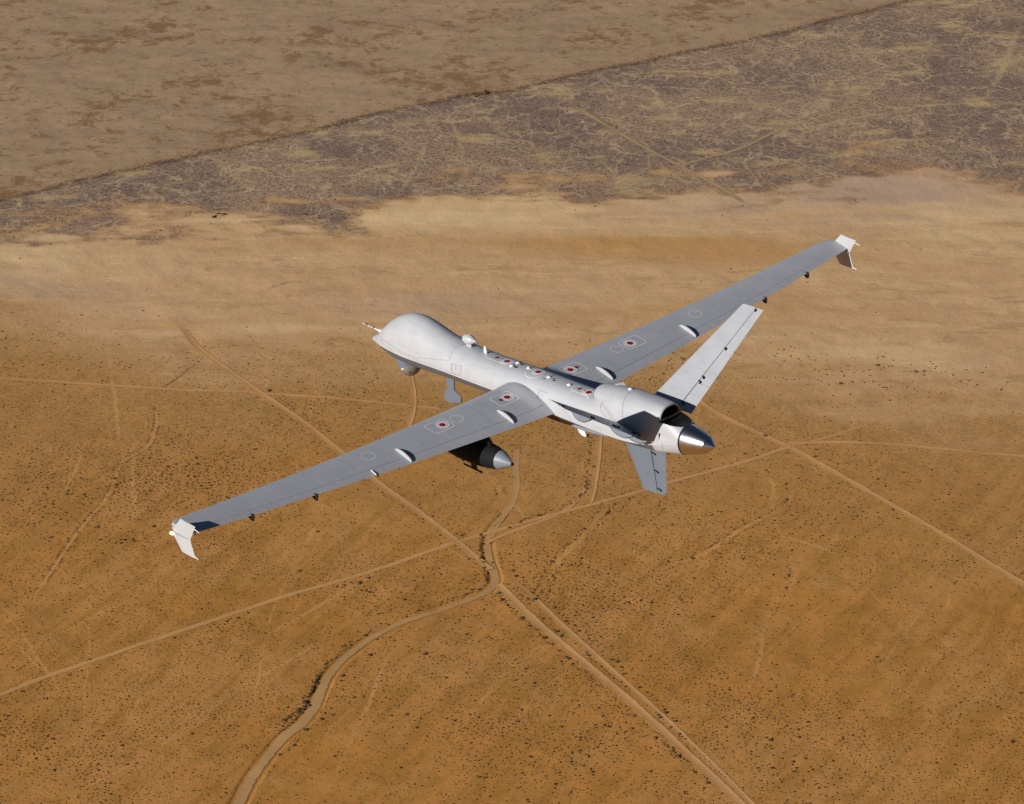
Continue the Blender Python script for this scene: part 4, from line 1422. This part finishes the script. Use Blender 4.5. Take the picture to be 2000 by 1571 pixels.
def clear_of_tracks(X, Y):
    ok = np.ones(len(X), bool)
    for ln, hw in TRACK_LINES:
        ok &= seg_dist(X, Y, ln, 14) > hw * 0.68
    ok &= seg_dist(X, Y, wash_line, 16) > 5.5
    return ok
def dens_main(X, Y):
    f, s, sa, mi_ = zones(X, Y)
    cl = fbm(X, Y, 170, 81, 3)
    cl2 = fbm(X, Y, 28, 91, 3)
    base = 0.26 + 0.74 * sstep(0.36, 0.58, cl) * (0.35 + 0.65 * sstep(0.36, 0.56, cl2))
    land = (1 - f) * (1 - s) * (1 - sa) ** 2 * (1 - 0.93 * mi_)
    px_, py_ = to_px(X, Y)
    smooth_left = 1 - 0.55 * np.exp(-((px_ - 60) / 180.) ** 2 - ((py_ - 1130) / 170.) ** 2)
    rightfade = 1 - 0.7 * sstep(1600, 1800, px_) * (1 - sstep(1050, 1400, py_))
    return np.clip(base * land * smooth_left * rightfade + 0.004 * sa, 0, 1)
X1, Y1 = scatter(3.2, dens_main, 1820, 2990, 5)
X2, Y2 = scatter(5.0, lambda X, Y: np.clip(zones(X, Y)[3] * 0.6 + zones(X, Y)[1] * 0.5, 0, 1), 2250, 3620, 6)
def grow(X, Y, seed, base, spread):
    r = np.random.default_rng(seed)
    patch = fbm(X, Y, 90, 101, 3)
    return base * (0.62 + 0.76 * patch) * np.exp(spread * r.standard_normal(len(X)))
X3, Y3 = scatter(2.7, lambda X, Y: np.clip((1 - zones(X, Y)[0]) * (1 - zones(X, Y)[2]) ** 2 * (1 - 0.5 * zones(X, Y)[3]) * (0.10 + 0.45 * sstep(0.42, 0.62, fbm(X, Y, 70, 131, 3))), 0, 1) * (Y < 3050), 1820, 3050, 8)
S3 = grow(X3, Y3, 9, 0.33, 0.25)
S1 = grow(X1, Y1, 3, 0.55, 0.25)
S2 = grow(X2, Y2, 4, 0.46, 0.25)
# scrub lining tracks and the outer bank of the wash
LX, LY, LS = [], [], []
def line_shrubs(px, spacing, off, jit, size, prob=0.8, spread=0.3):
    ln = world_line(px, 3.0)
    T = np.gradient(ln, axis=0); T /= np.linalg.norm(T, axis=1)[:, None]
    d = np.concatenate([[0], np.cumsum(np.linalg.norm(np.diff(ln, axis=0), axis=1))])
    s = np.arange(0, d[-1], spacing)
    s = s[RNG.uniform(0, 1, len(s)) < prob]
    x = np.interp(s, d, ln[:, 0]); y = np.interp(s, d, ln[:, 1])
    tx = np.interp(s, d, T[:, 0]); ty = np.interp(s, d, T[:, 1])
    o = off + jit * RNG.standard_normal(len(s))
    LX.extend(x + ty * o); LY.extend(y - tx * o); LS.extend(0.78 * size * np.exp(spread * RNG.standard_normal(len(s))))
line_shrubs(WASH[4:17], 2.6, 6.0, 0.8, 0.85, 0.85)
line_shrubs(WASH[4:17], 2.8, 8.0, 1.5, 0.8, 0.5)
line_shrubs([(612, 1383), (585, 1400), (562, 1418)], 1.6, 4.5, 1.3, 1.35, 1.0)
line_shrubs([(640, 1325), (622, 1352), (612, 1378)], 1.8, 5.5, 1.0, 1.2, 1.0)
line_shrubs([(963, 1100), (962, 1120), (962, 1135)], 1.8, 5.0, 0.8, 1.1, 1.0)
line_shrubs([(955, 1045), (951, 1075), (960, 1105)], 2.0, 5.0, 0.6, 0.9, 0.9)
line_shrubs(WASH[10:19], 7.0, -8.5, 2.2, 1.2, 0.7)
line_shrubs([(972, 1140), (1060, 1226), (1150, 1300), (1260, 1395), (1400, 1525)], 2.4, 6.8, 1.0, 1.0, 0.7)
line_shrubs([(972, 1140), (1060, 1226), (1150, 1300), (1260, 1395), (1400, 1525)], 3.4, -6.4, 0.8, 1.0, 0.7)
line_shrubs([(985, 1118), (1100, 1222), (1200, 1312), (1330, 1432)], 4.0, -6.0, 1.3, 1.2, 0.75)
line_shrubs([(505, 765), (600, 830), (735, 940), (830, 1010), (900, 1065), (950, 1105)], 4.0, 6.2, 1.5, 0.85, 0.6)
line_shrubs([(505, 765), (600, 830), (735, 940), (830, 1010), (900, 1065), (950, 1105)], 4.0, -6.2, 1.5, 0.85, 0.6)
line_shrubs([(0, 1357), (200, 1285), (380, 1225), (560, 1165), (700, 1125), (895, 1060)], 4.5, 5.5, 1.5, 0.9, 0.5)
line_shrubs([(1152, 850), (1148, 920), (1140, 960), (1110, 985), (1040, 1010), (990, 1030)], 2.2, 0, 1.5, 1.0, 0.85)
line_shrubs([(302, 800), (310, 820), (290, 870), (240, 900), (215, 960)], 3.5, 3.5, 1.2, 0.7, 0.6)
line_shrubs([(975, 950), (985, 1000), (975, 1030)], 3.0, 3.5, 0.8, 0.8, 0.7)
line_shrubs([(1550, 940), (1535, 990), (1500, 1010), (1440, 1040), (1380, 1080), (1300, 1105)], 3.5, 3, 1.2, 0.8, 0.7)
line_shrubs([(1190, 985), (1140, 1045), (1095, 1090), (1065, 1140), (1055, 1175)], 3.0, 4.5, 1.0, 1.0, 0.7)
line_shrubs([(1190, 985), (1140, 1045), (1095, 1090), (1065, 1140), (1055, 1175)], 3.0, -4.0, 1.0, 0.9, 0.7)
line_shrubs([(1550, 1100), (1555, 1140), (1530, 1180), (1540, 1200)], 3.0, 4.0, 1.2, 0.9, 0.7)
line_shrubs([(1440, 800), (1600, 900), (1750, 985), (1900, 1070)], 6, 8.5, 2, 0.8, 0.4)
for a in range(0, 17):
    line_shrubs([(a * 110 - 40, 372 - a * 23.0), (a * 110 + 60, 348 - a * 23.0)], 6, 8, 5, 1.1, 0.0)
b1l = [(0, 386), (135, 352), (280, 320), (440, 287), (590, 255), (750, 215), (820, 203), (900, 183), (1000, 172), (1125, 142), (1250, 118), (1380, 92), (1500, 65), (1600, 40), (1700, 15)]
line_shrubs(b1l, 3.2, 2.0, 2.6, 0.8, 0.6)
line_shrubs(b1l, 4.5, -5.0, 4.0, 0.65, 0.5)
line_shrubs([(925, 187), (955, 180)], 2.0, 2, 2.5, 2.2, 0.9)
line_shrubs([(415, 420), (440, 417)], 2.0, 0, 4, 1.6, 0.9)
line_shrubs([(590, 420), (680, 424)], 2.2, 0, 4, 1.3, 0.8)
line_shrubs([(1005, 385), (1180, 400)], 6, 0, 6, 1.0, 0.6)
line_shrubs([(1600, 722), (1680, 728), (1790, 715), (1800, 735)], 2.5, 0, 9, 1.0, 0.6)
line_shrubs([(1480, 690), (1600, 700), (1700, 720), (1790, 722), (1880, 745), (1990, 750)], 2.2, 0, 14, 0.8, 0.6)
line_shrubs([(1860, 745), (1940, 750), (2000, 745)], 3.0, 0, 8, 0.8, 0.5)
line_shrubs([(1400, 735), (1500, 738), (1600, 748), (1700, 752), (1850, 770)], 3.0, 0, 2.5, 0.8, 0.7)
line_shrubs([(880, 680), (960, 690), (1010, 690)], 3, 0, 8, 0.7, 0.6)
XL, YL, SL = np.array(LX), np.array(LY), np.array(LS)
ok1 = clear_of_tracks(X1, Y1)
X1, Y1, S1 = X1[ok1], Y1[ok1], S1[ok1]
ok2 = clear_of_tracks(X2, Y2)
X2, Y2, S2 = X2[ok2], Y2[ok2], S2[ok2]
ok3 = clear_of_tracks(X3, Y3)
X3, Y3, S3 = X3[ok3], Y3[ok3], S3[ok3]
SX = np.concatenate([X1, X2, XL, X3]); SY = np.concatenate([Y1, Y2, YL, Y3]); SS = np.concatenate([S1, S2, SL, S3])
SZ = height(SX, SY)
PXs, PYs = to_px(SX, SY, SZ)
depth = SY * math.cos(PITCH) + (H_CAM - SZ) * math.sin(PITCH)
app = SS / depth
inframe = (PXs > 12) & (PXs < 1988) & (PYs > 12) & (PYs < 1560)
hidden = (np.abs(PYs - (1045 - (PXs - 335) * 0.42)) < 90) & (PXs > 320) & (PXs < 1700)
cand = np.where(inframe & ~hidden)[0]
top = cand[np.argsort(-app[cand])][:300]
is_ind = np.zeros(len(SX), bool); is_ind[top] = True

def lumpy(seed, sub=2):
    r = np.random.default_rng(seed)
    bm = bmesh.new()
    bmesh.ops.create_icosphere(bm, subdivisions=sub, radius=1.0)
    ph = r.uniform(0, 6.28, 9)
    for v in bm.verts:
        c = v.co
        k = 1 + 0.16 * math.sin(3.1 * c.x + ph[0]) * math.cos(2.7 * c.y + ph[1]) + 0.12 * math.sin(5.3 * c.y + ph[2] + 2 * c.z) + 0.10 * math.cos(6.7 * c.x + ph[3] - 3 * c.z) + r.uniform(-0.12, 0.12)
        v.co = c * k
        v.co.z = max(-0.12, v.co.z * 0.75 + 0.12)
    me_ = bpy.data.meshes.new("desert_shrub")
    bm.to_mesh(me_)
    bm.free()
    me_.materials.append(SHM)
    return me_
protos = [lumpy(s) for s in range(8)]
rr_ = random.Random(5)
for i in top:
    o = bpy.data.objects.new("desert_shrub", protos[rr_.randrange(8)])
    s = float(SS[i])
    o.location = (float(SX[i]), float(SY[i]), float(SZ[i]))
    o.rotation_euler = (0, 0, rr_.uniform(0, 6.28))
    o.scale = (s * rr_.uniform(0.85, 1.25), s * rr_.uniform(0.85, 1.15), s * rr_.uniform(0.55, 0.8))
    o["label"] = "large dark rounded shrub growing on the desert sand far below the aircraft"
    o["category"] = "shrub"
    o["group"] = "large dark shrubs scattered over the desert sand"
    COL.objects.link(o)
rest = np.where(~is_ind)[0]
print("shrubs", len(rest), "individual", len(top))
r = np.random.default_rng(77)
n = len(rest)
ang = r.uniform(0, 6.28, n)
ca, sa_ = np.cos(ang)[:, None], np.sin(ang)[:, None]
sx = (SS[rest] * r.uniform(0.85, 1.3, n))[:, None]
sy = (SS[rest] * r.uniform(0.8, 1.1, n))[:, None]
sz = (SS[rest] * r.uniform(0.45, 0.75, n))[:, None]
lump = r.uniform(0.78, 1.2, (n, len(IV)))
x = IV[None, :, 0] * lump * sx
y = IV[None, :, 1] * lump * sy
z = np.maximum(-0.1, IV[None, :, 2] * lump) * sz
VX = x * ca - y * sa_ + SX[rest][:, None]
VY = x * sa_ + y * ca + SY[rest][:, None]
VZ = z + SZ[rest][:, None]
co = np.stack([VX, VY, VZ], -1).reshape(-1, 3)
fc = (IF[None] + (np.arange(n) * len(IV))[:, None, None]).reshape(-1, 3)
sm = bpy.data.meshes.new("shrub_cover")
sm.vertices.add(len(co)); sm.vertices.foreach_set("co", co.astype(np.float32).ravel())
sm.loops.add(fc.size); sm.loops.foreach_set("vertex_index", fc.astype(np.int32).ravel())
sm.polygons.add(len(fc)); sm.polygons.foreach_set("loop_start", (np.arange(len(fc)) * 3).astype(np.int32))
sm.polygons.foreach_set("loop_total", np.full(len(fc), 3, np.int32))
sm.update(calc_edges=True)
sm.materials.append(SHM)
so = bpy.data.objects.new("shrub_cover", sm)
COL.objects.link(so)
so["kind"] = "stuff"
so["label"] = "thousands of small dark shrubs dotting the desert floor"
so["category"] = "ground cover"
